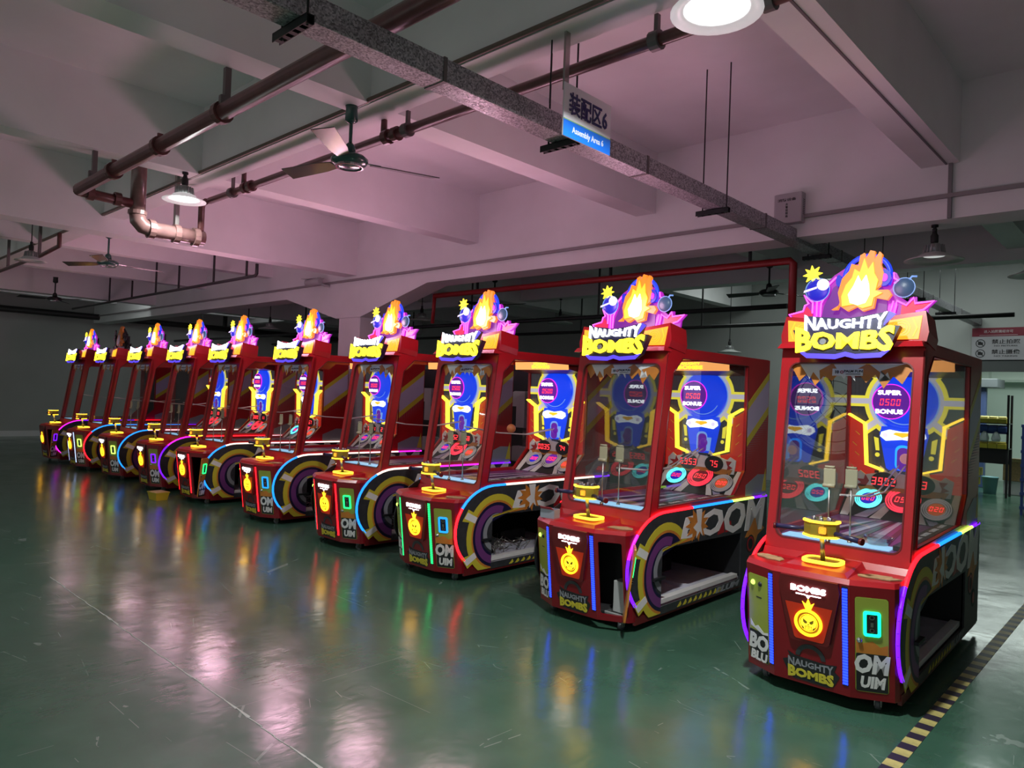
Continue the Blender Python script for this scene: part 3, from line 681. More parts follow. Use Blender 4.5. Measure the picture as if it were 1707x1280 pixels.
X_, Y_, Z_ = (1, 0, 0), (0, 1, 0), (0, 0, 1)
FC = FR((0, 0, .08), X_, (0, SL, 1))         # centre of the console
FRW = FR((.22, 0, .08), (.21, .105, 0), (0, SL, 1))
FRW = (FRW[0], FRW[1], FRW[2], FRW[1].cross(FRW[2]).normalized())
FLW = FR((-.43, .105, .08), (.21, -.105, 0), (0, SL, 1))
FG = FR((0, .33, .78), X_, (0, .20, 1.375))  # sloping front frame
FSR = FR((.44, 0, 0), Y_, Z_)                # right side, normal points out
FSB = FR((.447, 0, 0), Y_, Z_)
FD = FR((0, 1.95, 1.10), X_, Z_)             # back display
FT = FR((0, 1.72, .875), X_, (0, .23, .225)) # slanted target panel
FLG = FR((0, .375, 2.088), X_, (0, .035, .25))  # logo board
FH = FR((0, .52, 2.165), X_, (0, .03, .2))   # header box front
FB2 = FR((0, .72, 0), X_, (0, .03, 1))       # topper plane, v is close to z
def rr(u0, u1, v0, v1, r, n=4):
    o = []
    for cu, cv, a in ((u1 - r, v1 - r, 0), (u0 + r, v1 - r, 90), (u0 + r, v0 + r, 180), (u1 - r, v0 + r, 270)):
        for k in range(n + 1):
            t = math.radians(a + 90 * k / n); o.append((cu + r * math.cos(t), cv + r * math.sin(t)))
    return o
def rail_curve():
    pts = []
    for k in range(15):
        a = math.radians(222 - k * (222 - 92) / 14); pts.append((.52 + .49 * math.cos(a), .465 + .40 * math.sin(a)))
    for k in range(1, 14): pts.append((.53 + (2.38 - .53) * k / 13, .866 - .012 * k / 13))
    return pts
RAIL = rail_curve()
HOLE = [(.50, .135), (1.86, .135), (1.86, .555), (.50, .585)]
def to_top(u, v, s=1036.0): return ((u - 841) / s, 2.797 - (v - 68) / s)

def f_base(q):
    q.bevbox(-.43, .43, .12, 2.40, .085, .12, .008)                      # floor pan
    q.box(-.445, .445, 2.36, 2.40, .12, .86)                              # back
    q.box(-.43, .43, .30, .345, .12, .74)                                 # bulkhead
def f_skirt(q):
    for s in (-1, 1):
        a = [Vector((s * .452, .16, .055)), Vector((s * .452, 2.40, .055)), Vector((s * .43, 2.40, .055)), Vector((s * .43, .16, .055))]
        if s < 0: a.reverse()
        q.hexa(a + [p + Vector((0, 0, .06)) for p in a])
def f_console(q):
    q.rect(-.22, .22, 0, .66, FC, -.02, 0)
    for F in (FRW, FLW):
        q.plate([(0, 0), (.235, 0), (.235, .66), (0, .66)], F, -.02, 0, [rr(.028, .205, .045, .60, .015) if F is FRW else rr(.016, .193, .045, .60, .015)])
    for s in (-1, 1):                                                     # corner returns
        a = [(s * .43, .105, .08), (s * .445, .14, .08), (s * .445, .345, .08), (s * .415, .345, .08), (s * .415, .13, .08)]
        vs = [Vector(p) for p in a] + [Vector((x, y + SL * .655, .735)) if y < .3 else Vector((x, y, .735)) for x, y, z in a]
        fs = [(i, (i + 1) % 5, 5 + (i + 1) % 5, 5 + i) for i in range(5)] + [(9, 8, 7, 6, 5), (0, 1, 2, 3, 4)]
        if s > 0: fs = [tuple(f) for f in fs]
        else: fs = [tuple(reversed(f)) for f in fs]
        q.add(vs, fs)
def f_top(q):
    dy = SL * .655
    lo = [(-.445, .345), (-.445, .14 + dy), (-.43, .105 + dy), (-.22, dy), (.22, dy), (.43, .105 + dy), (.445, .14 + dy), (.445, .345)]
    vs = [(x, y, .735) for x, y in lo] + [(x * .985, y + (.022 if y < .3 else 0), .762) for x, y in lo]
    q.add(vs, [tuple(range(8, 16))] + [(i, (i + 1) % 8, 8 + (i + 1) % 8, 8 + i) for i in range(8)] + [tuple(range(7, -1, -1))])
    q.hexa([Vector(p) for p in ((-.20, -.05, .762), (.20, -.05, .762), (.20, .36, .762), (-.20, .36, .762), (-.17, .0, .778), (.17, .0, .778), (.17, .36, .80), (-.17, .36, .80))])
    q.hexa([Vector(p) for p in ((-.44, .30, .76), (.44, .30, .76), (.44, .38, .76), (-.44, .38, .76), (-.44, .325, .80), (.44, .325, .80), (.44, .40, .80), (-.44, .40, .80))])
def f_centre(q):
    q.plate([(-.165, .66), (-.175, .60), (-.115, .285), (-.10, .27), (.10, .27), (.115, .285), (.175, .60), (.165, .66)], FC, 0, .022)
def f_coinpanel(q): q.plate([(-.135, .50), (-.085, .295), (-.075, .287), (.075, .287), (.085, .295), (.135, .50)], FC, .022, .0245)
def f_coin(q):
    q.ring(0, .395, .066, .080, FC, .0245, .036, 32); q.ring(0, .395, .050, .053, FC, .0245, .030, 28)
def f_skull(q):
    q.disc(0, .395, .045, FC, .0245, .028, 24)
    q.plate([(-.015, .475), (-.035, .52), (-.014, .505), (0, .54), (.014, .505), (.035, .52), (.015, .475)], FC, .0245, .028)
def f_skull_face(q):
    F = FC
    for s in (-1, 1):
        q.plate([(s * .031, .418), (s * .006, .402), (s * .008, .390), (s * .020, .388), (s * .030, .398)], F, .0285, .030)
        q.plate([(s * .040, .376), (s * .026, .366), (s * .024, .352), (s * .036, .358)], F, .0285, .030)
    q.plate([(-.006, .380), (0, .390), (.006, .380)], F, .0285, .030)
    for k in range(5): q.rect(-.0185 + k * .0085, -.0155 + k * .0085, .356, .374, F, .0285, .030)
    q.rect(-.021, .021, .3725, .3755, F, .0285, .030)
    q.ring(0, .395, .0545, .0635, F, .0245, .027, 28)
def f_bombs(q):
    q.text('BOMBS', FC, .036, .023, .030, 0, .595, .028, sx=1.35)
    for s in (-1, 1): q.rect(min(s * .016, s * .072), max(s * .016, s * .072), .558, .563, FC, .023, .027)
    q.plate([(-.015, .560), (0, .540), (.015, .560)], FC, .023, .028)
def f_sticker_ring(q): q.ring(-.0, .165, .062, .088, FC, .001, .004, 26, math.radians(5), math.radians(175))
def logo_warp(w, k): return lambda u, v: (u, v * (1 + k * (u / w) ** 2) )
def f_sticker_back(q):
    q.plate([(-.165, .125), (-.115, .145), (-.135, .185), (-.09, .165), (.09, .155), (.15, .165), (.135, .125), (.165, .10), (.13, .03), (.10, .018), (-.10, .022), (-.13, .05)], FC, .001, .003)
def f_sticker_white(q): q.text('NAUGHTY', FC, .036, .003, .005, .0, .125, .03, logo_warp(.12, .6), sx=1.15)
def f_sticker_yellow(q): q.text('BOMBS', FC, .050, .003, .006, 0, .065, .05, logo_warp(.14, .6), sx=1.35)
def f_ledstrip(q):
    for F, x in ((FLW, .217), (FC, .197)):
        for k in range(34):
            v = .07 + k * .0168; q.rect(x - .014, x + .014, v, v + .0115, F, .001, .006)
def f_ledback(q):
    q.rect(.203, .234, .06, .65, FLW, 0, .0012); q.rect(.18, .214, .06, .65, FC, 0, .0012)
def f_ldoor(q): q.plate(rr(.018, .191, .047, .598, .015), FLW, -.012, .003)
def f_rdoor(q): q.plate(rr(.0, .173, .0, .551, .015), (Vector((0, 0, 0)), FRW[1], FRW[2], FRW[3]), -.012, .003)
def f_ldoor_art(q):
    q.text('BO', FLW, .105, .0035, .005, .103, .165, .05, sx=.95, shear=.15)
    q.text('BLU', FLW, .06, .0035, .005, .106, .075, .05, sx=1.1, shear=.15)
    q.plate([(.033, .30), (.07, .26), (.10, .275), (.15, .24), (.19, .25), (.19, .232), (.14, .225), (.08, .245), (.033, .26)], FLW, .003, .004)
def f_ldoor_dark(q):
    q.plate(rr(.021, .188, .050, .235, .008), FLW, .003, .0034)
def f_lbtn(q): q.lathe([(.0001, .016), (.010, .015), (.016, .008), (.017, .003)], (at(FLW, .062, .545), FLW[1], FLW[2], FLW[3]), 14)
def f_lbtn2(q):
    q.lathe([(.0001, .014), (.010, .013), (.015, .006), (.016, .003)], (at(FLW, .125, .545), FLW[1], FLW[2], FLW[3]), 14)
def f_slot(q): q.rect(.09, .135, .455, .461, FLW, .003, .005)
def f_rart(F, q):
    q.text('OM', F, .115, .0035, .005, .088, .165, .05, sx=.80, shear=.15)
    q.text('UIM', F, .07, .0035, .005, .092, .058, .05, sx=.85, shear=.15)
def f_coinring(F, q):
    q.plate(rr(.042, .132, .33, .475, .014), F, .003, .012, [rr(.058, .116, .346, .459, .006)])
def f_coinslot(F, q):
    q.plate(rr(.058, .116, .346, .459, .006), F, .0, .006)
def f_coinmech(F, q):
    q.ring(.087, .44, .010, .014, F, .006, .009, 12); q.rect(.080, .094, .385, .41, F, .006, .010); q.ring(.087, .365, .009, .013, F, .006, .009, 12)
def f_lock(F, q): q.lathe([(.0001, .016), (.011, .015), (.013, .004), (.016, .003)], (at(F, .022, .30), F[1], F[2], F[3]), 14); 
def f_frontframe(q):
    q.plate([(-.44, 0), (.44, 0), (.44, 1.355), (.42, 1.378), (-.42, 1.378), (-.44, 1.355)], FG, -.055, 0, [rr(-.378, .378, .095, 1.265, .055, 5)])
def f_gasket(q): q.plate(rr(-.384, .384, .089, 1.271, .06, 5), FG, -.02, .004, [rr(-.376, .376, .097, 1.263, .055, 5)])
def f_frontglass(q): q.plate(rr(-.38, .38, .09, 1.27, .055, 5), FG, -.034, -.030)
def f_glassart(q):
    pts = [(-.37, 1.262)]; zz = [.0, .09, .03, .12, .05, .085, .02, .05, .03, .095, .04, .13, .05, .10, .0]
    for k, z in enumerate(zz): pts.append((-.37 + .74 * k / 14, 1.235 - z))
    pts.append((.37, 1.262)); q.plate(pts, FG, -.029, -.027)
def f_glassart2(q):
    for c, s in ((-.22, 1), (.22, -1), (0, 1)):
        q.plate([(c - .10, 1.262), (c - .03 * s, 1.16), (c - .01 * s, 1.21), (c + .04 * s, 1.15), (c + .03 * s, 1.22), (c + .10, 1.262)], FG, -.0265, -.025)
def f_namecard(q): q.rect(-.105, .085, 1.185, 1.232, FG, -.0245, -.022)
def f_namecard_t(q):
    q.text('PALM FUN', FG, .017, -.0215, -.020, .025, 1.215, .03, sx=1.1); q.rect(-.02, .07, 1.194, 1.198, FG, -.0215, -.020)
    q.text('10', FG, .022, -.0215, -.020, -.075, 1.21, .04)
def f_namecard_h(q): q.ring(-.045, 1.209, .006, .011, FG, -.0215, -.020, 14)
def f_roof(q):
    q.hexa([Vector(p) for p in ((-.44, .515, 2.125), (.44, .515, 2.125), (.44, 2.40, 2.125), (-.44, 2.40, 2.125), (-.43, .535, 2.170), (.43, .535, 2.170), (.43, 2.39, 2.170), (-.43, 2.39, 2.170))])
    q.hexa([Vector(p) for p in ((-.445, .44, 2.13), (.445, .44, 2.13), (.445, .56, 2.13), (-.445, .56, 2.13), (-.43, .47, 2.165), (.43, .47, 2.165), (.43, .56, 2.175), (-.43, .56, 2.175))])
SIDE_OUT = [(.345, .80), (.545, 2.15), (2.40, 2.165), (2.40, .80)]
SIDE_HOLE = [(.435, .905), (.60, 1.96), (.74, 2.085), (1.93, 2.085), (1.93, 1.115), (1.72, .905)]
def f_sides(q):
    for s in (1, -1):
        F = FR((s * .44, 0, 0), Y_, Z_)
        q.plate(SIDE_OUT, F, (-.03 if s > 0 else 0), (0 if s > 0 else .03), [SIDE_HOLE])
def f_sideglass(q):
    for s in (1, -1): q.plate(SIDE_HOLE, FR((s * .425, 0, 0), Y_, Z_), -.002, .002)
def f_edge(q):   # metal edging round the right opening
    for a, b in zip(SIDE_HOLE, SIDE_HOLE[1:] + SIDE_HOLE[:1]):
        q.tube([at(FSR, *a, .002), at(FSR, *b, .002)], .005, 5)
    q.tube([at(FG, .435, .06, .002), at(FG, .435, 1.34, .002)], .004, 5)
def f_backpanel(q): q.box(-.42, .42, 2.0, 2.02, .86, 2.13); q.box(-.42, .42, 2.37, 2.40, .86, 2.14)
def f_sidestripe_w(q): q.plate([(1.95, 1.42), (2.39, 1.72), (2.39, 1.98), (1.95, 1.68)], FSR, .0008, .002)
def f_sidestripe_y(q):
    q.plate([(1.95, 1.34), (2.39, 1.64), (2.39, 1.72), (1.95, 1.42)], FSR, .0008, .002); q.plate([(1.95, 1.68), (2.39, 1.98), (2.39, 2.05), (1.95, 1.75)], FSR, .0008, .002)
def f_sidedots(q):
    for r in range(9):
        for c in range(14):
            y = 1.96 + c * .031; z = 1.335 + c * .0215 - r * .021; s = .0075 * (1 - r / 10)
            q.plate([(y - s, z), (y, z - s), (y + s, z), (y, z + s)], FSR, .0008, .002)
def f_sidelow(q): q.plate([(1.95, .88), (2.39, .87), (2.39, 1.06), (2.2, 1.07), (1.95, .98)], FSR, .0008, .002)
def f_sidestar(q): q.plate([(2.30, .90), (2.33, 1.0), (2.37, 1.12), (2.38, 1.0), (2.39, .9)], FSR, .002, .003)
def f_sidebase(q):
    low = [(.24, .12), (.50, .075), (2.39, .075)]
    q.plate(RAIL[:] + [(2.39, .85)] + low[::-1][:2], FSB, 0, .012, [HOLE])
def f_sidebase_l(q): q.plate(RAIL[:] + [(2.39, .85), (2.39, .075), (.50, .075)], FR((-.447, 0, 0), Y_, Z_), -.012, 0)
def band(q, r0, r1, w0, w1, n=26, cy=.55, cz=.40):
    def clip(r):
        a0 = math.asin(min(.99, max(-.99, (.592 - cz) / r)))
        return a0
    a0 = math.radians(25) if r1 > .30 else clip(r0); a1 = math.radians(262)
    # outside the opening only: stop where the ring meets the front edge of the hole
    pts0 = []; pts1 = []
    for i in range(n + 1):
        a = a0 + (a1 - a0) * i / n
        for r, L in ((r0, pts0), (r1, pts1)):
            y = cy + r * math.cos(a); z = cz + r * math.sin(a)
            if z < .59 and y > .495: y = .495
            L.append((y, min(max(z, .085), .842)))
    for i in range(n):
        qd = [pts0[i], pts1[i], pts1[i + 1], pts0[i + 1]]
        A = sum(qd[k][0] * qd[(k + 1) % 4][1] - qd[(k + 1) % 4][0] * qd[k][1] for k in range(4))
        if abs(A) > 1e-5: q.plate(qd, FSB, w0, w1)
def f_b_yellow(q):
    band(q, .325, .385, .0125, .014)
    for a in (150, 212):
        t = math.radians(a); c, s = math.cos(t), math.sin(t); q.plate([(.55 + c * .38 - s * .05, .40 + s * .38 + c * .05), (.55 + c * .47 - s * .075, .40 + s * .43 + c * .06), (.55 + c * .47 + s * .075, .40 + s * .43 - c * .06), (.55 + c * .38 + s * .05, .40 + s * .38 - c * .05)], FSB, .0125, .0138)
def f_b_orange(q): band(q, .305, .325, .0125, .014)
def f_b_white(q):
    for a in (150, 212):
        t = math.radians(a); c, s = math.cos(t), math.sin(t); q.plate([(.55 + c * .31 - s * .03, .40 + s * .31 + c * .03), (.55 + c * .46 - s * .04, .40 + s * .43 + c * .03), (.55 + c * .46 + s * .04, .40 + s * .43 - c * .03), (.55 + c * .31 + s * .03, .40 + s * .31 - c * .03)], FSB, .0142, .015)
def f_b_navy(q): band(q, .18, .305, .0125, .0135)
def f_b_purple(q): band(q, .205, .275, .0137, .0145)
def f_b_hub(q): band(q, .13, .18, .0125, .0138, cy=.56, cz=.42)
def f_boom(q): 
    q.text('BOOM', FSB, .26, .0125, .0145, 1.56, .70, .035, lambda u, v: (u, v * (1 + .25 * (u / .55)) + .01), sx=1.55, shear=.18)
def f_burst(q):
    pts = []
    for k in range(22):
        a = 2 * PI * k / 22; r = (.17 if k % 2 else .10); pts.append((1.03 + r * 1.15 * math.cos(a), min(.848, .72 + r * .85 * math.sin(a))))
    q.plate(pts, FSB, .015, .017)
def f_burst2(q): q.plate([(1.0, .845), (1.03, .74), (.96, .70), (1.02, .66), (1.01, .605), (1.07, .66), (1.12, .615), (1.09, .70), (1.10, .845)], FSB, .0172, .0182)
def f_rearart(q):
    q.plate([(1.93, .50), (2.05, .62), (2.02, .70), (2.13, .66), (2.24, .80), (2.22, .62), (2.34, .55), (2.20, .50), (2.12, .38), (2.08, .50)], FSB, .0125, .0138)
    q.plate([(.72, .59), (.9, .66), (1.0, .60)], FSB, .0125, .0138)
def f_rearart2(q):
    q.disc(2.05, .43, .085, FSB, .0125, .0140, 20); q.disc(2.18, .30, .07, FSB, .0125, .0140, 18)
    q.plate([(1.2, .59), (1.28, .66), (1.36, .60)], FSB, .0125, .0138)
def f_rearart3(q):
    q.ring(2.05, .43, .05, .07, FSB, .0142, .0150, 18); q.disc(2.18, .30, .045, FSB, .0142, .0150, 16)
    q.plate([(1.40, .59), (1.43, .68), (1.50, .70), (1.52, .60)], FSB, .0125, .0138); q.plate([(1.54, .595), (1.57, .67), (1.64, .69), (1.66, .60)], FSB, .0125, .0138)
def f_lowtext(q): q.text('BLUM', FSB, .05, .0125, .0138, 1.62, .104, .04, sx=2.6, shear=.3)
def f_lowart(q):
    for k in range(9): q.plate([(.75 + k * .085, .086), (.80 + k * .085, .128), (.815 + k * .085, .10), (.79 + k * .085, .086)], FSB, .0125, .0138)
def f_handle(q): q.box(.446, .485, .36, .52, .355, .375)
def f_floorboard(q): q.box(-.42, .42, .42, 1.15, .121, .14); q.box(-.42, .42, 1.17, 2.0, .121, .146); q.box(-.42, .43, 1.14, 1.18, .14, .17)
def f_sill(q): q.box(.37, .43, .50, 1.86, .141, .175)
def f_innerwalls(q): q.box(-.435, -.42, .35, 2.35, .12, .86); q.box(-.42, .43, 1.9, 1.93, .12, .86)
def f_boxunit(q): q.bevbox(-.05, .22, .50, .78, .141, .30, .006); q.bevbox(-.3, -.1, 1.2, 1.6, .147, .26, .006)
def f_clip(q): q.tube([(-.1, .95, .33), (-.1, 1.02, .34), (-.1, 1.03, .30)], .006, 6)
def f_wires(q):
    rnd = random.Random(3)
    for k in range(26):
        x, y = rnd.uniform(.05, .35), rnd.uniform(.6, 1.15); p = [(x, y, .16)]
        for j in range(4): p.append((x + rnd.uniform(-.09, .09), y + rnd.uniform(-.12, .12), .16 + rnd.uniform(0, .14)))
        q.tube(p, .004, 4)
def f_casters(q):
    q.tube([(-.014, 0, .030), (.014, 0, .030)], .030, 14)
def f_fork(q):
    q.box(-.020, -.015, -.018, .018, .02, .062); q.box(.015, .020, -.018, .018, .02, .062); q.box(-.024, .024, -.024, .024, .062, .070); q.tube([(0, 0, .07), (0, 0, .086)], .01, 8)
def f_deck(q): q.box(-.41, .41, .385, 1.74, .855, .872)
def f_deckglow(q): q.box(-.36, .30, .40, .55, .873, .879); 
def f_lane(q):
    q.bevbox(.305, .405, .46, 1.70, .873, .905, .004)
def f_lanetext(q):
    F = FR((0, 0, .905), Y_, (-1, 0, 0))
    for k in range(5): q.text('BLASTER', F, .034, .0005, .002, .60 + k * .24, -.355, .02, sx=.95)
def f_laneglow(q): q.box(.36, .425, .42, .98, .873, .900)
def f_deckart(q):
    F = FR((0, 0, .872), X_, Y_)
    for a in (-.32, -.12, .10): q.plate([(a, .58), (a + .06, .58), (a * .35 + .03, 1.70), (a * .35, 1.70)], F, .0005, .002)
def f_deckart2(q):
    F = FR((0, 0, .872), X_, Y_)
    for a in (-.22, .0, .2): q.plate([(a, .58), (a + .05, .58), (a * .5 + .02, 1.70), (a * .5, 1.70)], F, .0005, .002)
def f_bowl(q): q.lathe([(.0001, 0), (.06, .0), (.09, .05), (.085, .05), (.056, .004), (.0001, .004)], FR((.2, .55, .881), X_, Y_), 18)
def f_pole(q): q.tube([(0, 0, 0), (0, 0, .37)], .006, 8); q.tube([(0, 0, 0), (0, 0, .02)], .015, 10)
def f_poleplate(q): q.bevbox(-.037, .037, -.006, .006, .37, .475, .003); q.tube([(-.037, -.01, .365), (.037, -.01, .365)], .012, 8); q.tube([(-.03, 0, .485), (.03, 0, .485)], .008, 6)
def f_rods(q):
    for s in (-1, 1): q.tube([(s * .022 - .02, .56, 1.165), (s * .022, 1.0, 1.125), (s * .022, 1.35, 1.13), (s * .022 + .0, 1.93, 1.30)], .0065, 6)
def f_rods_high(q):
    for s in (-1, 1): q.tube([(s * .022 - .02, .56, 1.40), (s * .022, 1.0, 1.335), (s * .022, 1.45, 1.31), (s * .022 + .0, 1.93, 1.37)], .0065, 6)
def f_valance(q): q.plate([(.64, 2.0), (1.30, 2.0), (1.42, 2.10), (.76, 2.10)], FR((-.40, 0, 0), Y_, Z_), -.006, .006)
def f_lightbar(q): q.box(-.36, .36, .60, .64, 2.105, 2.118)
# cannon
def f_ringbase(q): q.plate(rr(-.105, .105, -.075, .075, .05, 5), FR((0, .145, .785), X_, Y_), -.008, .006)
def f_ringled(q): q.plate(rr(-.115, .115, -.085, .085, .055, 5), FR((0, .145, .795), X_, Y_), -.002, .016, [rr(-.098, .098, -.068, .068, .045, 5)])
def f_ringtop(q): q.plate(rr(-.097, .097, -.067, .067, .045, 5), FR((0, .145, .795), X_, Y_), -.002, .010)
def f_stem(q): q.tube([(0, .14, .80), (0, .11, .955)], .014, 12)
FCN = FR((0, .10, 0), X_, Y_)
def oct_(r, n=8): return [(r * 1.08 * math.cos(2 * PI * (k + .5) / n), r * .9 * math.sin(2 * PI * (k + .5) / n)) for k in range(n)]
def f_barrel(q): q.plate(oct_(.094), FCN, .965, 1.045)
def f_barrelled(q):
    for z in (.955, 1.043): q.plate(oct_(.101), FCN, z, z + .013)
def f_barreltop(q):
    q.plate(oct_(.088), FCN, 1.056, 1.062)
    for k in range(6): q.tube([(.05 * math.cos(k), .10 + .05 * math.sin(k), 1.06), (.05 * math.cos(k), .10 + .05 * math.sin(k), 1.072)], .01, 8)
def f_window(q): q.plate(rr(-.020, .020, .985, 1.025, .006), FR((.035, .010, 0), X_, Z_), -.004, .006)
def f_windowmark(q): q.ring(0, 1.005, .006, .010, FR((.035, .010, 0), X_, Z_), .0065, .008, 12); q.rect(-.012, .012, .990, .994, FR((.035, .010, 0), X_, Z_), .0065, .008)
def f_grip(q):
    q.tube([(.09, .07, .985), (.245, .01, .975)], .016, 10); q.tube([(-.09, .10, .985), (-.265, .07, .985)], .016, 10)
def f_gripend(q): q.tube([(.245, .01, .975), (.262, .004, .974)], .020, 10); q.tube([(-.265, .07, .985), (-.28, .068, .985)], .020, 10)
# display
def f_dback(q): q.rect(-.41, .41, 0, .98, FD, -.01, 0)
def f_dgrid(q):
    for k in range(1, 27): q.rect(-.41 + k * .0304, -.409 + k * .0304, .0, .98, FD, .0004, .0012)
    for k in range(1, 32): q.rect(-.41, .41, k * .0306, k * .0306 + .001, FD, .0004, .0012)
DC = (0.0, .70)
def ray(q, a, w_, r0, r1, z0, z1):
    c, s = math.cos(a), math.sin(a)
    p = [(DC[0] + c * r0 - s * w_, DC[1] + s * r0 + c * w_), (DC[0] + c * r1 - s * w_, DC[1] + s * r1 + c * w_), (DC[0] + c * r1 + s * w_, DC[1] + s * r1 - c * w_), (DC[0] + c * r0 + s * w_, DC[1] + s * r0 - c * w_)]
    p = [(max(-.41, min(.41, u)), max(0, min(.98, v))) for u, v in p]; q.plate(p, FD, z0, z1)
RAYS = ((0, .41), (PI, .41), (math.radians(47), .50), (math.radians(133), .50), (math.radians(-38), .40), (math.radians(218), .40))
def f_dyellow(q):
    q.ring(*DC, .22, .305, FD, .0015, .0030, 36)
    for a, r in RAYS: ray(q, a, .045, .28, r, .0014, .0029)
def f_dwhite(q):
    q.ring(*DC, .215, .272, FD, .0032, .0042, 36)
    for a, r in RAYS: ray(q, a, .022, .25, r, .0031, .0041)
def f_dhalo(q): q.disc(*DC, .245, FD, .0045, .010, 40)
def f_dblue(q): q.lathe([(.235, .010), (.228, .024), (.19, .042), (.12, .054), (.0001, .058)], (at(FD, *DC), FD[1], FD[2], FD[3]), 36)
def f_dneck(q):
    q.plate([(-.16, .50), (-.175, .44), (-.12, .165), (-.10, .15), (.10, .15), (.12, .165), (.175, .44), (.16, .50)], FD, .005, .035)
def f_dneck2(q): q.ring(*DC, .175, .182, FD, .0465, .0475, 36, math.radians(200), math.radians(330)); q.plate([(.05, .30), (.10, .30), (.085, .17), (.05, .17)], FD, .036, .037)
def f_dmouth(q): q.plate(rr(-.055, .055, .155, .355, .045), FD, .036, .040)
def f_dmouth2(q): q.plate(rr(-.04, .05, .155, .335, .038), FD, .040, .043)
def f_dball(q): q.sphere(at(FD, .022, .25, .045), .042, (Vector((0, 0, 0)), FD[1], FD[2], FD[3]), 14, 8, .5)
def f_dbanner(q):
    q.plate([(-.155, .455), (-.165, .42), (-.12, .385), (0, .40), (.12, .385), (.165, .42), (.155, .455), (.10, .475), (0, .46), (-.10, .475)], FD, .036, .060)
def f_dbanner2(q): q.disc(-.125, .43, .020, FD, .0605, .064, 14); q.disc(.125, .43, .020, FD, .0605, .064, 14)
def f_dbanner3(q): q.plate([(-.07, .44), (0, .415), (.07, .44), (.05, .455), (-.05, .455)], FD, .0605, .063)
FDV = (at(FD, 0, 0, .060), Vector((1, 0, 0)), Vector((0, 0, 1)), FD[3])
def f_dviolet(q): q.disc(-.09, .70, .135, FDV, .0, .006, 30)
def f_dviolring(q): q.ring(-.09, .70, .136, .142, FDV, .0, .008, 34)
def f_dsuper(q): q.text('SUPER', FDV, .036, .007, .014, -.10, .772, .018, sx=1.25); q.text('BONUS', FDV, .036, .007, .014, -.10, .620, .018, sx=1.25)
def f_dbonus(q): q.seg7('0500', FDV, -.095, .695, .052, .007, .011)
def f_dneon(q):
    for s in (-1, 1):
        L = [(s * .405, .585), (s * .285, .515), (s * .265, .185), (s * .14, .145)]
        for a, b in zip(L, L[1:]):
            dx, dz = b[0] - a[0], b[1] - a[1]; l = math.hypot(dx, dz); nx, nz = -dz / l * .007, dx / l * .007; ex, ez = dx / l * .006, dz / l * .006
            q.plate([(a[0] + nx - ex, a[1] + nz - ez), (b[0] + nx + ex, b[1] + nz + ez), (b[0] - nx + ex, b[1] - nz + ez), (a[0] - nx - ex, a[1] - nz - ez)], FD, .006, .07)
def f_dred(q):
    for s in (-1, 1): q.plate([(s * .41, .565), (s * .30, .50), (s * .28, .165), (s * .14, .125), (s * .10, 0), (s * .41, 0)], FD, .0015, .006)
def f_dredmarks(q):
    for s in (-1, 1):
        for k, (u, v) in enumerate(((.33, .42), (.35, .33), (.33, .25), (.36, .14))): q.plate([(s * u, v), (s * (u + .035), v + .03), (s * (u + .038), v + .026), (s * (u + .004), v - .004)], FD, .0062, .0072)
def f_dexcl(q):
    for s in (-1, 1):
        q.plate([(s * .195, .40), (s * .235, .42), (s * .222, .30), (s * .190, .30)], FD, .0015, .0035) if s > 0 else q.plate([(-.225, .41), (-.19, .40), (-.18, .30), (-.208, .30)], FD, .0015, .0035)
        q.disc(s * .195, .265, .018, FD, .0015, .0035, 14)
FSC = (at(FD, 0, 0, .03), Vector((1, 0, 0)), Vector((0, 0, 1)), FD[3])
def f_scoreboard(q):
    q.plate([(-.36, -.03), (.34, -.03), (.36, .10), (.30, .13), (.27, .10), (.20, .12), (.18, .17), (.14, .13), (.09, .18), (.06, .12), (-.03, .13), (-.06, .17), (-.10, .13), (-.16, .18), (-.18, .12), (-.27, .10), (-.31, .13), (-.36, .08)], FSC, 0, .012)
def f_scorebase(q): q.plate([(-.30, -.04), (.30, -.04), (.33, .012), (-.33, .012)], FSC, .0125, .016)
def f_scorebombs(q):
    for u in (-.13, .14):
        q.disc(u, .055, .075, FSC, .0125, .022, 20, .095); q.rect(u - .07, u - .04, .12, .14, FSC, .0125, .02)
def f_scorered(q):
    q.plate([(-.35, .0), (-.30, .03), (-.34, .06), (-.28, .06), (-.27, .10), (-.24, .05), (-.27, .0)], FSC, .0125, .016); q.plate([(.27, .0), (.33, .03), (.29, .05), (.32, .09), (.26, .09), (.28, .04)], FSC, .0125, .016)
def f_scorelab(q): q.text('TICKETS', FSC, .013, .0165, .018, -.13, -.012, .02, sx=1.2); q.text('CREDITS', FSC, .013, .0165, .018, .14, -.012, .02, sx=1.2)
def f_marquee(q): q.hexa([Vector(p) for p in ((-.40, 1.66, 2.035), (.40, 1.66, 2.035), (.40, 1.94, 1.995), (-.40, 1.94, 1.995), (-.40, 1.66, 2.05), (.40, 1.66, 2.05), (.40, 1.94, 2.10), (-.40, 1.94, 2.10))])
def f_marqueeface(q):
    F = FR((0, 1.655, 2.045), X_, (0, -.10, 1)); q.rect(-.39, .39, -.015, .07, F, 0, .006)
def f_marqueetext(q):
    F = FR((0, 1.650, 2.045), X_, (0, -.10, 1)); q.text('NAUGHTY', F, .024, .007, .010, 0, .052, .02, sx=1.3); q.text('BOMBS', F, .035, .007, .011, 0, .017, .03, sx=1.8)
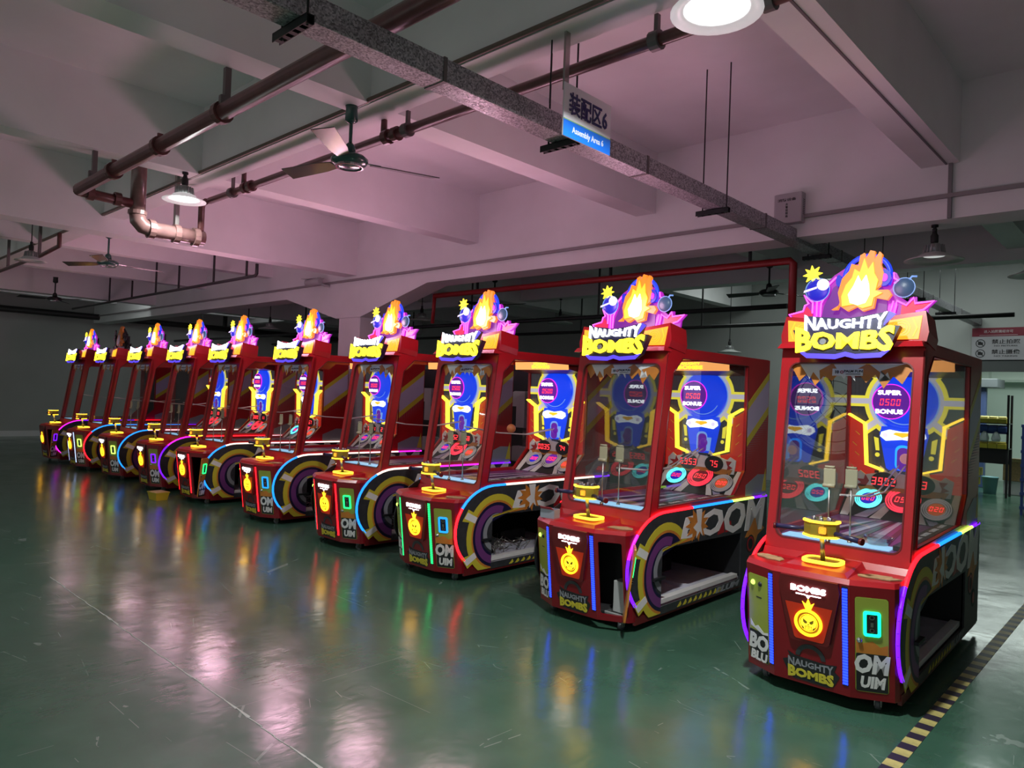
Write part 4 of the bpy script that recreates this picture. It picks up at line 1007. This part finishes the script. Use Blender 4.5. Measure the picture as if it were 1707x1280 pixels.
# targets
def f_tback(q): q.rect(-.41, .41, 0, .33, FT, -.012, 0)
def f_tart(q):
    for a0, a1, b0, b1 in ((-.18, -.10, .02, .05), (.16, .22, .05, .08), (-.40, -.34, -.38, -.30), (.33, .40, .36, .40)):
        q.plate([(a0, 0), (a1, 0), (b1, .33), (b0, .33)], FT, .0006, .002)
def f_tart2(q): q.plate([(-.30, 0), (-.20, 0), (-.04, .20), (-.07, .20)], FT, .0006, .0018); q.plate([(.24, 0), (.32, 0), (.14, .22), (.12, .20)], FT, .0006, .0018)
TG = ((-.225, .185, .100), (.025, .205, .126), (.265, .150, .104))
def f_tring(k):
    def f(q):
        u, v, r = TG[k]
        q.ring(u, v, r * .62, r * .72, FT, .012, .020, 30); q.ring(u, v, r * .78, r * .86, FT, .012, .020, 30); q.ring(u, v, r * .92, r, FT, .012, .020, 30); 
    return f
def f_tbody(q):
    for u, v, r in TG:
        q.disc(u, v, r * 1.04, FT, 0, .0115, 28); q.tube([at(FT, u + .01, v + r, .008), at(FT, u + .02, v + r + .035, .010), at(FT, u + .045, v + r + .035, .010)], .006, 6)
def f_tdisc(k):
    def f(q): u, v, r = TG[k]; q.disc(u, v, r * .58, FT, .0116, .015, 22)
    return f
def f_tdig(q):
    for (u, v, r), t in zip(TG, ('020', '050', '020')): q.seg7(t, FT, u, v, r * .42, .0155, .018)
# header and topper
def f_header(q):
    o = [(-.445, 0), (.445, 0), (.455, .06), (.43, .195), (.20, .165), (-.20, .165), (-.43, .195), (-.455, .06)]
    q.plate(o, FH, -.25, 0)
def f_headlight(q):
    for s in (-1, 1): q.plate([(s * .20, .015), (s * .40, .015), (s * .415, .165), (s * .20, .135)], FH, .001, .005)
def f_headart(q):
    for s in (-1, 1):
        for r in (.018, .034, .050): q.ring(s * .30, .085, r, r + .004, FH, .0055, .008, 16)
        q.plate([(s * .36, .145), (s * .385, .085), (s * .365, .03), (s * .372, .03), (s * .393, .085), (s * .368, .15)], FH, .0055, .008)
def f_logoboard(q):
    q.plate([(-.325, .160), (-.24, .165), (-.262, .255), (-.10, .237), (0, .225), (.10, .237), (.262, .262), (.235, .175), (.325, .168), (.27, .02), (.22, -.015), (.08, -.02), (.02, -.005), (-.04, -.022), (-.22, -.015), (-.27, .03)], FLG, -.06, 0)
def f_logoblue(q):
    q.plate([(-.27, .03), (-.26, -.002), (-.22, -.032), (-.04, -.04), (.02, -.022), (.08, -.038), (.23, -.03), (.275, .012), (.27, .03), (.22, .0), (.08, -.008), (.02, .008), (-.04, -.008), (-.22, .0)], FLG, .001, .006)
    q.plate([(.262, .262), (.30, .242), (.235, .170), (.232, .18)], FLG, .001, .006)
def lw(w, k, p=2): return lambda u, v: (u + v * .12 * (u / w), v * (1 + k * abs(u / w) ** p) + (.010 * abs(u / w) ** p))
def f_logowhite(q): q.text('NAUGHTY', FLG, .058, .001, .016, 0, .190, .016, lw(.22, .75), sx=1.30)
def f_logoyellow(q): q.text('BOMBS', FLG, .104, .001, .020, 0, .078, .040, lw(.27, .60), sx=1.42)
def f_logobomb(q): q.disc(-.117, .072, .020, FLG, .020, .026, 16)
def f_backboard(q):
    L = [(360, 545), (315, 478), (422, 456), (432, 415), (456, 408), (420, 335), (455, 350), (520, 395), (545, 330), (580, 270), (640, 210), (720, 160), (800, 140), (900, 140), (980, 190), (1010, 260), (1030, 215), (1048, 225), (1075, 280), (1060, 330), (1085, 400), (1125, 430), (1140, 400), (1178, 398), (1180, 432), (1298, 430), (1250, 480), (1245, 530)]
    q.plate([to_top(*p) for p in L] + [to_top(1230, 560), to_top(380, 560)], FB2, .0, .02)
def f_backred(q):
    for L in (((345, 482), (430, 470), (455, 425), (500, 480), (490, 540), (372, 540)), ((1090, 450), (1170, 420), (1175, 445), (1275, 440), (1220, 490), (1085, 520))):
        q.plate([to_top(*p) for p in L], FB2, .021, .026)
def f_backpurple(q):
    q.plate([to_top(*p) for p in ((560, 540), (580, 430), (640, 300), (740, 230), (860, 210), (960, 300), (1000, 420), (1000, 540))], FB2, .021, .030)
def f_neon(q):
    def T(L, r=.0060): q.tube([at(FB2, *to_top(*p), .034) for p in L], r, 6)
    T([(380, 540), (330, 484), (432, 462), (444, 420), (470, 408), (436, 345), (500, 400), (500, 480)]); T([(530, 540), (530, 400), (585, 300), (660, 225)]); T([(556, 540), (560, 410), (600, 330)])
    T([(1010, 540), (1030, 470), (1040, 420)]); T([(1040, 540), (1060, 450), (1060, 420), (1120, 455), (1165, 405), (1172, 445), (1285, 435), (1225, 490), (1180, 500)]); T([(1035, 225), (1040, 265), (1070, 285), (1040, 300)])
def f_magband(q):
    for L in (((505, 540), (512, 400), (570, 290), (600, 300), (560, 400), (552, 540)), ((1000, 540), (1010, 440), (1060, 430), (1050, 540))):
        q.plate([to_top(*p) for p in L], FB2, .021, .028)
def f_arc(q):
    pts = []
    for k in range(19):
        a = math.radians(205 - k * 230 / 18); pts.append(to_top(870 + 150 * math.cos(a), 245 - 150 * math.sin(a)))
    q.tube([at(FB2, *p, .045) for p in pts], .016, 8)
def f_arcneon(q):
    for cx, cy, ra, rb in ((985, 262, 46, 58), (690, 262, 20, 42)):
        q.disc(*to_top(cx, cy), rb / 1036, FB2, .035, .075, 20, ra / 1036)
def f_arcdot(q): q.disc(*to_top(990, 262), .026, FB2, .0755, .082, 16, .019)
def f_flame(q):   # plain fireball in the place of the figure
    L = [(690, 470), (705, 420), (690, 350), (715, 250), (760, 200), (775, 150), (820, 165), (830, 95), (858, 80), (868, 120), (895, 66), (925, 75), (925, 130), (955, 80), (972, 100), (965, 170), (985, 230), (975, 310), (935, 345), (1020, 350), (1040, 385), (1015, 420), (940, 400), (930, 470), (860, 490), (820, 455), (760, 485), (700, 440), (650, 470)]
    q.plate([to_top(*p) for p in L], FB2, .05, .085)
def f_flame2(q):
    q.plate([to_top(*p) for p in ((725, 450), (718, 380), (745, 300), (785, 250), (800, 190), (835, 215), (862, 120), (888, 200), (920, 150), (930, 230), (955, 280), (940, 350), (985, 370), (930, 400), (920, 455), (860, 470), (800, 440))], FB2, .086, .098)
def f_flame3(q):
    q.plate([to_top(*p) for p in ((780, 430), (765, 370), (800, 310), (828, 240), (850, 290), (880, 240), (900, 310), (905, 380), (880, 435), (830, 448))], FB2, .0985, .106)
def f_star(q):
    c = to_top(500, 198); pts = []
    for k in range(16):
        a = 2 * PI * k / 16 + .1; r = .068 if k % 2 == 0 else .034; pts.append((c[0] + r * math.cos(a), c[1] + r * .95 * math.sin(a)))
    q.plate(pts, FB2, .05, .065)
def f_bombl(q): c = to_top(540, 315); q.sphere(at(FB2, *c, .055), .078, (Vector((0, 0, 0)), FB2[1], FB2[2], FB2[3]), 20, 10, .45)
def f_bombl2(q):
    c = to_top(588, 285); q.disc(*c, .040, FB2, .085, .098, 20); q.plate([to_top(*p) for p in ((455, 320), (545, 295), (545, 310), (452, 336))], FB2, .088, .092)
def f_bombr(q): c = to_top(1110, 338); q.sphere(at(FB2, *c, .06), .060, (Vector((0, 0, 0)), FB2[1], FB2[2], FB2[3]), 18, 10, .5)
def f_bombrim(q):
    for c, r in ((to_top(1110, 338), .062), (to_top(540, 315), .080)): q.ring(*c, r, r + .004, FB2, .058, .066, 26)
    q.tube([at(FB2, *to_top(1140, 285), .06), at(FB2, *to_top(1155, 265), .06), at(FB2, *to_top(1185, 268), .06)], .007, 6)
def f_bracket(q):
    for x in (-.2, .2): q.box(x - .02, x + .02, .80, .83, 2.33, 2.6)
    q.box(-.2, .2, .44, .54, 2.175, 2.19); q.box(-.05, .05, .40, .50, 2.10, 2.18)

def machine(cfg):
    i, x, y, rz = cfg['i'], cfg['x'], cfg['y'], cfg.get('rz', 0)
    t = thing('arcade_machine', cfg['label'], 'arcade machine', (x, y, 0), rz, 'red arcade machines standing in one long row')
    near = i >= 6; mid = i >= 4
    base = P(t, 'base_frame', f_base, M['inner']); P(t, 'skirt', f_skirt, M['red_dark'])
    for cx, cy in ((.33, .16), (-.33, .16), (.36, 2.2), (-.36, 2.2)):
        c = P(t, 'caster', f_casters, M['caster']); c.location = (cx, cy, 0); P(c, 'fork', f_fork, M['steel'])
    con = P(t, 'console', f_console, M['red_console']); P(t, 'console_top', f_top, M['red'])
    cp = P(t, 'centre_plate', f_centre, M['red_dark']); P(cp, 'coin_spill_panel', f_coinpanel, E['coin_glow'])
    em = P(t, 'coin_emblem', f_coin, E['coin_orange'] if i > 8 else E['coin_yellow'], label='glowing orange yellow round emblem')
    P(em, 'skull', f_skull, E['coin_yellow']); P(em, 'skull_face', f_skull_face, M['brass'])
    if i > 1: P(t, 'bombs_lettering', f_bombs, E['logo_white'], label='glowing white BOMBS lettering')
    st = P(t, 'logo_sticker', f_sticker_back, M['black']); P(st, 'grey_arch', f_sticker_ring, M['print_dark'])
    P(st, 'naughty_lettering', f_sticker_white, M['p_grey']); P(st, 'bombs_lettering', f_sticker_yellow, M['p_yellow'])
    P(t, 'light_strip', f_ledstrip, cfg['strip'], kind='stuff', label='ladder of small lights up both sides of the centre plate'); P(t, 'strip_backing', f_ledback, M['black'])
    ld = P(t, 'service_door', f_ldoor, M['olive'], label='olive yellow door with two buttons')
    P(ld, 'lower_print', f_ldoor_dark, M['black']); P(ld, 'lettering', f_ldoor_art, M['p_white']); P(ld, 'lit_button', f_lbtn, E['lime']); P(ld, 'black_button', f_lbtn2, M['black']); P(ld, 'key_slot', f_slot, M['black'])
    # coin door: closed in its frame, or swung open on its right edge
    F = (Vector((0, 0, 0)), FRW[1], FRW[2], FRW[3])
    rd = P(t, 'coin_door', f_rdoor, M['olive'] if not cfg.get('open') else M['p_orange'], label='coin door with a lit frame' + (', swung open' if cfg.get('open') else ''))
    def g(fn): return lambda q: fn(F, q)
    P(rd, 'door_print', lambda q: q.plate(rr(.003, .170, .003, .225, .008), F, .003, .0034), M['black'], key='door_print')
    P(rd, 'door_burst', lambda q: q.plate([(.003, .30), (.04, .285), (.09, .30), (.13, .27), (.17, .285), (.17, .226), (.003, .226)], F, .003, .0033), M['p_orange'], key='door_burst')
    P(rd, 'lettering', g(f_rart), M['p_white'], key='rart'); P(rd, 'lit_frame', g(f_coinring), cfg['door'], key='cring')
    sl = P(rd, 'coin_slot', g(f_coinslot), M['black'], key='cslot'); P(rd, 'coin_mechanism', g(f_coinmech), M['steel'], key='cmech'); P(rd, 'lock', g(f_lock), M['chrome'], key='clock')
    O = at(FRW, .030, .047)
    if cfg.get('open'):
        hinge = at(FRW, .203, .047); ang = math.radians(100)
        Rm = Matrix.Rotation(ang, 4, 'Z'); off = FRW[1] * .173
        rd.matrix_local = Matrix.Translation(hinge) @ Rm @ Matrix.Translation(-off)
        P(t, 'door_recess', lambda q: (q.box(.20, .42, .12, .29, .10, .12), q.bevbox(.26, .38, .14, .26, .125, .36, .004)), M['plastic_w'], key='recess', label='pale box inside the open door')
    else: rd.location = O
    # upper cabinet
    ff = P(t, 'front_frame', f_frontframe, M['red']); P(ff, 'gasket', f_gasket, M['red_dark'])
    P(t, 'side_frame', f_sides, M['red']); P(t, 'roof', f_roof, M['red']); P(t, 'back_panel', f_backpanel, M['inner'])
    P(t, 'edge_trim', f_edge, M['chrome'] if False else M['red_dark'])
    P(t, 'front_glass', f_frontglass, M['glass'])
    if i > 8: P(t, 'side_glass', f_sideglass, M['glass_side'])
    ga = P(t, 'glass_print', f_glassart, M['p_orange']); P(ga, 'burst_print', f_glassart2, M['p_white'])
    nc = P(t, 'maker_card', f_namecard, M['p_white']); P(nc, 'lettering', f_namecard_t, M['black']); P(nc, 'red_mark', f_namecard_h, M['red'])
    sp = P(t, 'side_print', f_sidestripe_w, M['p_lilac'], label='broad white and yellow diagonal stripe'); P(sp, 'yellow_border', f_sidestripe_y, M['p_yellow']); P(sp, 'dots', f_sidedots, M['p_grey'], kind='stuff'); P(sp, 'grey_patch', f_sidelow, M['p_grey']); P(sp, 'yellow_spike', f_sidestar, M['p_yellow'])
    # lower side panel with print, cut-out and light rail
    sb = P(t, 'side_panel', f_sidebase, M['print_dark']); P(t, 'side_panel', f_sidebase_l, M['black'])
    for nm, fn, mm in (('yellow_ring', f_b_yellow, 'p_yellow'), ('orange_ring', f_b_orange, 'p_orange'), ('white_ray', f_b_white, 'p_white'), ('navy_ring', f_b_navy, 'navy'), ('purple_ring', f_b_purple, 'p_purple'), ('hub_ring', f_b_hub, 'p_grey'),
                       ('boom_lettering', f_boom, 'p_white'), ('orange_burst', f_burst, 'p_orange'), ('white_burst', f_burst2, 'p_white'), ('rear_burst', f_rearart, 'p_orange'), ('bomb_print', f_rearart2, 'black'), ('bomb_highlight', f_rearart3, 'red'), ('low_lettering', f_lowtext, 'p_grey'), ('low_print', f_lowart, 'p_yellow')):
        if mid or nm in ('yellow_ring', 'navy_ring', 'purple_ring', 'orange_ring', 'white_ray', 'boom_lettering', 'hub_ring'): P(sb, nm, fn, M[mm])
    if near: P(t, 'door_bar', f_handle, M['black'])
    P(t, 'floor_board', f_floorboard, M['grey_board']); P(t, 'sill', f_sill, M['p_white']); P(t, 'inner_wall', f_innerwalls, M['black'])
    if near: P(t, 'inner_box', f_boxunit, M['inner']); P(t, 'latch', f_clip, M['steel'])
    if cfg.get('wires'): P(t, 'wire_bundle', f_wires, M['steel'], kind='stuff')
    seq = cfg['rail']; n = len(RAIL) - 1
    for s, nm in ((1, 'light_rail'), (-1, 'light_rail')):
        q = MB(); nms = []
        for k in range(n):
            if s < 0 and i < 10 and RAIL[k][0] < .30: continue
            c = seq[min(len(seq) - 1, int(k / n * len(seq)))]
            if c not in nms: nms.append(c)
            q.cur = nms.index(c); (a, b), (c_, d) = RAIL[k], RAIL[k + 1]; xx = s * .4515
            q.tube([(xx, a, b), (xx, c_, d)], .0125, 6, cap=False)
        q.build(nm, [E[c] for c in nms], t, label='colour-changing strip of light along the rounded edge')
    # inside
    dk = P(t, 'play_deck', f_deck, M['p_purple']); P(dk, 'light_print', f_deckart, M['p_lilac']); P(dk, 'dark_print', f_deckart2, M['navy']); P(dk, 'lit_ledge', f_deckglow, E['deck'])
    ln = P(t, 'side_lane', f_lane, M['black']); P(ln, 'lettering', f_lanetext, M['p_white'])
    P(ln, 'lit_tube', f_laneglow, E['strip_violet'])
    if i == 10: P(t, 'clear_bowl', f_bowl, M['bowl'])
    if i > 2:
        for px, py in ((-.055, .385), (.055, .46)):
            pp = P(t, 'sight_post', f_pole, M['steel']); pp.location = (px, py, .872); P(pp, 'sight_plate', f_poleplate, mat_sight)
    P(t, 'ball_rail', f_rods if i > 8 else f_rods_high, M['white_rod']); P(t, 'light_bar', f_lightbar, E['white']); P(t, 'inner_valance', f_valance, M['red'])
    # cannon
    cb = P(t, 'cannon_base', f_ringbase, M['p_orange']); P(cb, 'light_ring', f_ringled, E['led_yellow']); P(cb, 'top_plate', f_ringtop, M['brass'])
    P(t, 'cannon_stem', f_stem, M['steel'])
    ba = P(t, 'cannon_barrel', f_barrel, M['brass']); P(ba, 'light_ring', f_barrelled, E['led_yellow']); P(ba, 'barrel_top', f_barreltop, M['chrome']); P(ba, 'orange_window', f_window, E['orange']); P(ba, 'window_mark', f_windowmark, E['flame_y'])
    gr = P(t, 'handle', f_grip, M['handle']); P(gr, 'handle_end', f_gripend, M['red_dark'])
    # back display
    if i > 2:
        d = P(t, 'display', f_dback, E['panel_g']); P(d, 'grid_print', f_dgrid, M['black'], kind='stuff'); P(d, 'yellow_rays', f_dyellow, E['panel_y']); P(d, 'white_rays', f_dwhite, E['panel_w'])
        P(d, 'red_field', f_dred, E['panel_r']); P(d, 'field_marks', f_dredmarks, M['p_yellow']); P(d, 'exclamation_marks', f_dexcl, E['panel_y']); P(d, 'neon_line', f_dneon, E['led_yellow'])
        b = P(t, 'bomb_dome', f_dblue, E['bluedisc'], label='big glowing blue round bomb'); P(b, 'halo', f_dhalo, E['lightblue']); P(b, 'lower_body', f_dneck, E['bluedisc']); P(b, 'highlight', f_dneck2, E['lightblue'])
        P(b, 'mouth_frame', f_dmouth, E['cyan'] if i > 9 else E['lightblue']); P(b, 'mouth', f_dmouth2, E['violet']); P(b, 'ball', f_dball, mat_pinkball if i == 10 else E['violet'])
        bn = P(t, 'banner', f_dbanner, E['flame_w']); P(bn, 'bolt', f_dbanner2, E['skull']); P(bn, 'gold_curl', f_dbanner3, E['flame_y'])
        v = P(t, 'bonus_dial', f_dviolet, E['violet']); P(v, 'dial_rim', f_dviolring, E['mag']); P(v, 'super_bonus_lettering', f_dsuper, E['logo_white']); P(v, 'bonus_digits', f_dbonus, E['digit'])
        s = P(t, 'score_plate', f_scoreboard, M['p_white']); P(s, 'gold_base', f_scorebase, M['p_orange']); P(s, 'round_bombs', f_scorebombs, M['black']); P(s, 'red_marks', f_scorered, M['red']); P(s, 'lettering', f_scorelab, M['p_white'])
        q = MB(); q.seg7(cfg.get('a', '3902'), FSC, -.13, .055, .06, .023, .027); q.seg7(cfg.get('b', '53'), FSC, .14, .055, .06, .023, .027); q.build('score_digits', E['digit'], s)
        tp = P(t, 'target_panel', f_tback, M['black']); P(tp, 'white_rays', f_tart, M['p_white']); P(tp, 'violet_rays', f_tart2, M['p_lilac']); P(tp, 'target_bombs', f_tbody, M['navy']); P(tp, 'target_digits', f_tdig, E['digit'])
        cols = cfg.get('t', ('ring_cyan', 'ring_red', 'ring_white'))
        for k in range(3):
            r_ = P(t, 'target_ring', f_tring(k), E[cols[k]], key=('tring', k)); P(r_, 'target_centre', f_tdisc(k), (E['bluedeep'], E['violet'] if cols[1] != 'ring_red' else mat_redc, E['orange'])[k] if k != 2 else mat_orc, key=('tdisc', k))
        P(t, 'marquee', f_marquee, M['red_dark']); P(t, 'marquee_face', f_marqueeface, E['marquee']); P(t, 'marquee_lettering', f_marqueetext, E['logo_yellow'])
    # header, logo, topper
    h = P(t, 'header_box', f_header, M['red']); P(h, 'orange_light_panel', f_headlight, E['orange']); P(h, 'ring_ornament', f_headart, E['flame_y'])
    lb = P(t, 'logo_board', f_logoboard, M['navy'], label='navy board with glowing white and yellow NAUGHTY BOMBS lettering')
    P(lb, 'blue_edge_light', f_logoblue, E['logo_blue']); P(lb, 'naughty_lettering', f_logowhite, E['logo_white']); P(lb, 'bombs_lettering', f_logoyellow, E['logo_yellow']); P(lb, 'letter_bomb', f_logobomb, M['p_grey'])
    P(t, 'topper_bracket', f_bracket, M['blackmetal'])
    off = cfg.get('topper_off')
    def e(k, o='off'): return E[k] if not off else M[{'flame_o': 'p_orange', 'flame_y': 'p_orange', 'flame_w': 'p_grey'}.get(k, 'black')]
    bb = P(t, 'topper_board', f_backboard, e('magenta'), label='jagged purple topper board' + (', unlit' if off else ' with pink neon'))
    P(bb, 'red_patch', f_backred, e('reddisk')); P(bb, 'purple_field', f_backpurple, e('purple')); P(bb, 'pink_neon', f_neon, e('pinkneon')); P(bb, 'magenta_band', f_magband, e('mag') if not off else M['black'])
    ar = P(t, 'blue_arc', f_arc, e('blue')); P(ar, 'arc_end', f_arcneon, e('bluedeep')); P(ar, 'arc_dot', f_arcdot, e('mag'))
    fl = P(t, 'fireball', f_flame, e('flame_o'), label='plain glowing orange fireball'); P(fl, 'yellow_flames', f_flame2, e('flame_y')); P(fl, 'white_hot_core', f_flame3, e('flame_w'))
    P(t, 'star_burst', f_star, e('logo_yellow')); b1 = P(t, 'blue_bomb', f_bombl, e('bluedeep')); P(b1, 'pale_disc', f_bombl2, e('skull')); b2 = P(t, 'grey_bomb', f_bombr, e('gun')); P(b2, 'lit_rim', f_bombrim, e('lightblue'))
    if not off:
        l = bpy.data.lights.new('sign_fill', 'POINT'); l.energy = {10: 8, 9: 22, 8: 31, 7: 33, 6: 33, 5: 24, 4: 15, 3: 10, 2: 6, 1: 6}[i]; l.shadow_soft_size = .20; l.color = (1, .52, .74)  # bare fill light added at the topper to tint the ceiling pink
        o = bpy.data.objects.new('sign_fill', l); o.location = (0, .50, 2.47); o.parent = t; COL.objects.link(o)
    return t
mat_sight = mat('khaki_plate', (.42, .38, .26), .45); mat_pinkball = glow('pink_ball', (.75, .28, .34), .55); mat_redc = glow('dark_red_centre', (.30, .01, .03), .4); mat_orc = glow('dull_orange_centre', (.8, .14, .03), .55)
CF = [
 dict(i=10, x=-1.605, y=4.39, rz=.022, strip=E['ledblue'], door=E['teal'], rail=['violetled', 'violetled', 'violetled', 'red', 'red', 'red', 'cyan', 'cyan', 'lime', 'violetled'], a='3902', b='53', label='nearest arcade machine at the right of the picture beside the striped tape'),
 dict(i=9, x=-3.421, y=4.42, strip=E['ledblue'], door=E['green'], open=True, rail=['violetled', 'violetled', 'mag', 'red', 'red', 'red', 'cyan', 'cyan', 'lime', 'violetled'], a='6953', b='75', label='second nearest arcade machine, blue light strips and its coin door swung open'),
 dict(i=8, x=-5.27, y=4.40, strip=E['green'], door=E['cyan'], wires=True, rail=['red', 'red', 'red', 'cyan', 'cyan', 'cyan', 'warm', 'warm', 'warm', 'warm', 'violetled'], a='0035', b='74', t=('ring_white', 'ring_white', 'ring_white'), label='arcade machine with green light strips and an orange ball on its rails'),
 dict(i=7, x=-6.86, y=4.43, strip=E['red'], door=E['green'], wires=True, rail=['cyan', 'cyan', 'cyan', 'warm', 'warm', 'mag', 'mag', 'violetled'], a='0052', b='58', t=('ring_white', 'ring_red', 'ring_white'), label='arcade machine with red light strips and a green lit coin door'),
 dict(i=6, x=-8.70, y=4.46, strip=E['red'], door=E['cyan'], wires=True, rail=['cyan', 'cyan', 'cyan', 'warm', 'warm', 'pink', 'mag'], a='0041', b='21', t=('ring_white', 'ring_white', 'ring_white'), label='arcade machine with red light strips and a cyan lit coin door'),
 dict(i=5, x=-10.62, y=4.42, strip=E['red'], door=E['green'], open=True, rail=['cyan', 'cyan', 'cyan', 'warm', 'pink', 'pink', 'warm'], a='0038', b='67', t=('ring_cyan', 'ring_red', 'ring_white'), label='arcade machine with red light strips and its coin door swung open'),
 dict(i=4, x=-12.12, y=4.38, strip=M['black'], door=E['violetled'], rail=['violetled', 'violetled', 'mag', 'red', 'red', 'pink'], a='0020', b='11', t=('ring_white', 'ring_red', 'ring_white'), label='arcade machine with a violet lit coin door, just left of the yellow bin'),
 dict(i=3, x=-13.82, y=4.34, strip=M['black'], door=E['lime'], rail=['cyan', 'cyan', 'cyan', 'pink', 'warm', 'warm'], a='0010', b='80', t=('ring_white', 'ring_red', 'ring_white'), label='third machine from the far left end, with a yellow lit coin door'),
 dict(i=2, x=-15.46, y=4.28, strip=E['iceblue'], door=E['lime'], topper_off=True, rail=['red', 'red', 'cyan', 'cyan', 'cyan', 'violetled'], label='arcade machine with an unlit topper above its glowing logo'),
 dict(i=1, x=-17.14, y=4.23, strip=M['black'], door=E['violetled'], open=True, rail=['mag', 'mag', 'violetled', 'red'], label='farthest arcade machine, leftmost of the row by the grey wall'),
]
for c in CF: machine(c)

# things lying on the machines
ob = thing('orange_ball', 'small orange ball resting on the white rails of the third nearest machine', 'ball', (-5.27 + .0, 4.40 + 1.20, 1.377))
MB().sphere((0, 0, 0), .048, n=20, m=12).build('skin', mat('orange_rubber', (.62, .19, .06), .45), ob)
q = MB(); q.tube([(.0485 * math.cos(a * PI / 12), 0, .0485 * math.sin(a * PI / 12)) for a in range(24)], .0008, 4, True); q.build('seam', M['red_dark'], ob)
def scrap(x, y, z, rz, seed, label, sx=.115, sy=.065):
    rnd = random.Random(seed); pts = []
    for k in range(14):
        a = 2 * PI * k / 14; pts.append((sx * math.cos(a) * rnd.uniform(.7, 1.05), sy * math.sin(a) * rnd.uniform(.65, 1.1)))
    o = MB().plate(pts, FR((0, 0, 0), X_, Y_), 0, .006).build('cardboard_scrap', M['card'], None, label=label, category='cardboard', group='torn cardboard on the consoles')
    o.location = (x, y, z); o.rotation_euler = (0, 0, rz); return o
def on(mx, my, lx, ly, rz=0): return (mx + lx * math.cos(rz) - ly * math.sin(rz), my + lx * math.sin(rz) + ly * math.cos(rz))
for k, (mx, my, rz, lx, ly, a, lab) in enumerate(((-1.605, 4.39, .022, .32, .12, .3, 'torn brown cardboard on the right of the nearest console'), (-1.605, 4.39, .022, -.32, .14, -.4, 'torn brown cardboard on the left of the nearest console'),
        (-3.421, 4.42, 0, .32, .13, .3, 'torn cardboard on the console of the machine with the open coin door'), (-5.27, 4.40, 0, .32, .13, .3, 'torn cardboard on the console with green light strips'),
        (-6.86, 4.43, 0, .32, .13, .3, 'torn cardboard on the console of the red-strip machine with the green coin door'), (-8.70, 4.46, 0, .32, .13, .3, 'torn cardboard on the console of the red-strip machine with the cyan coin door'))):
    px, py = on(mx, my, lx, ly, rz); scrap(px, py, .7640, a, k + 2, lab)
cx_ = thing('paper_box', 'small open silver box on the left of the second nearest console', 'box', (-3.74, 4.47, .7625), .15)
q = MB(); q.box(-.065, .065, -.045, .045, 0, .004); q.box(-.065, .065, -.045, -.041, .004, .07); q.box(-.065, .065, .041, .045, .004, .07); q.box(-.065, -.061, -.041, .041, .004, .07); q.box(.061, .065, -.041, .041, .004, .07); q.build('shell', mat('silver_card', (.4, .42, .5), .3, .4), cx_)
MB().plate([(-.065, 0), (.065, 0), (.05, .04), (-.05, .04)], FR((0, -.045, .07), X_, (0, -1, .7)), -.002, 0).build('flap', mat('pink_flap', (.5, .06, .08), .4), cx_)
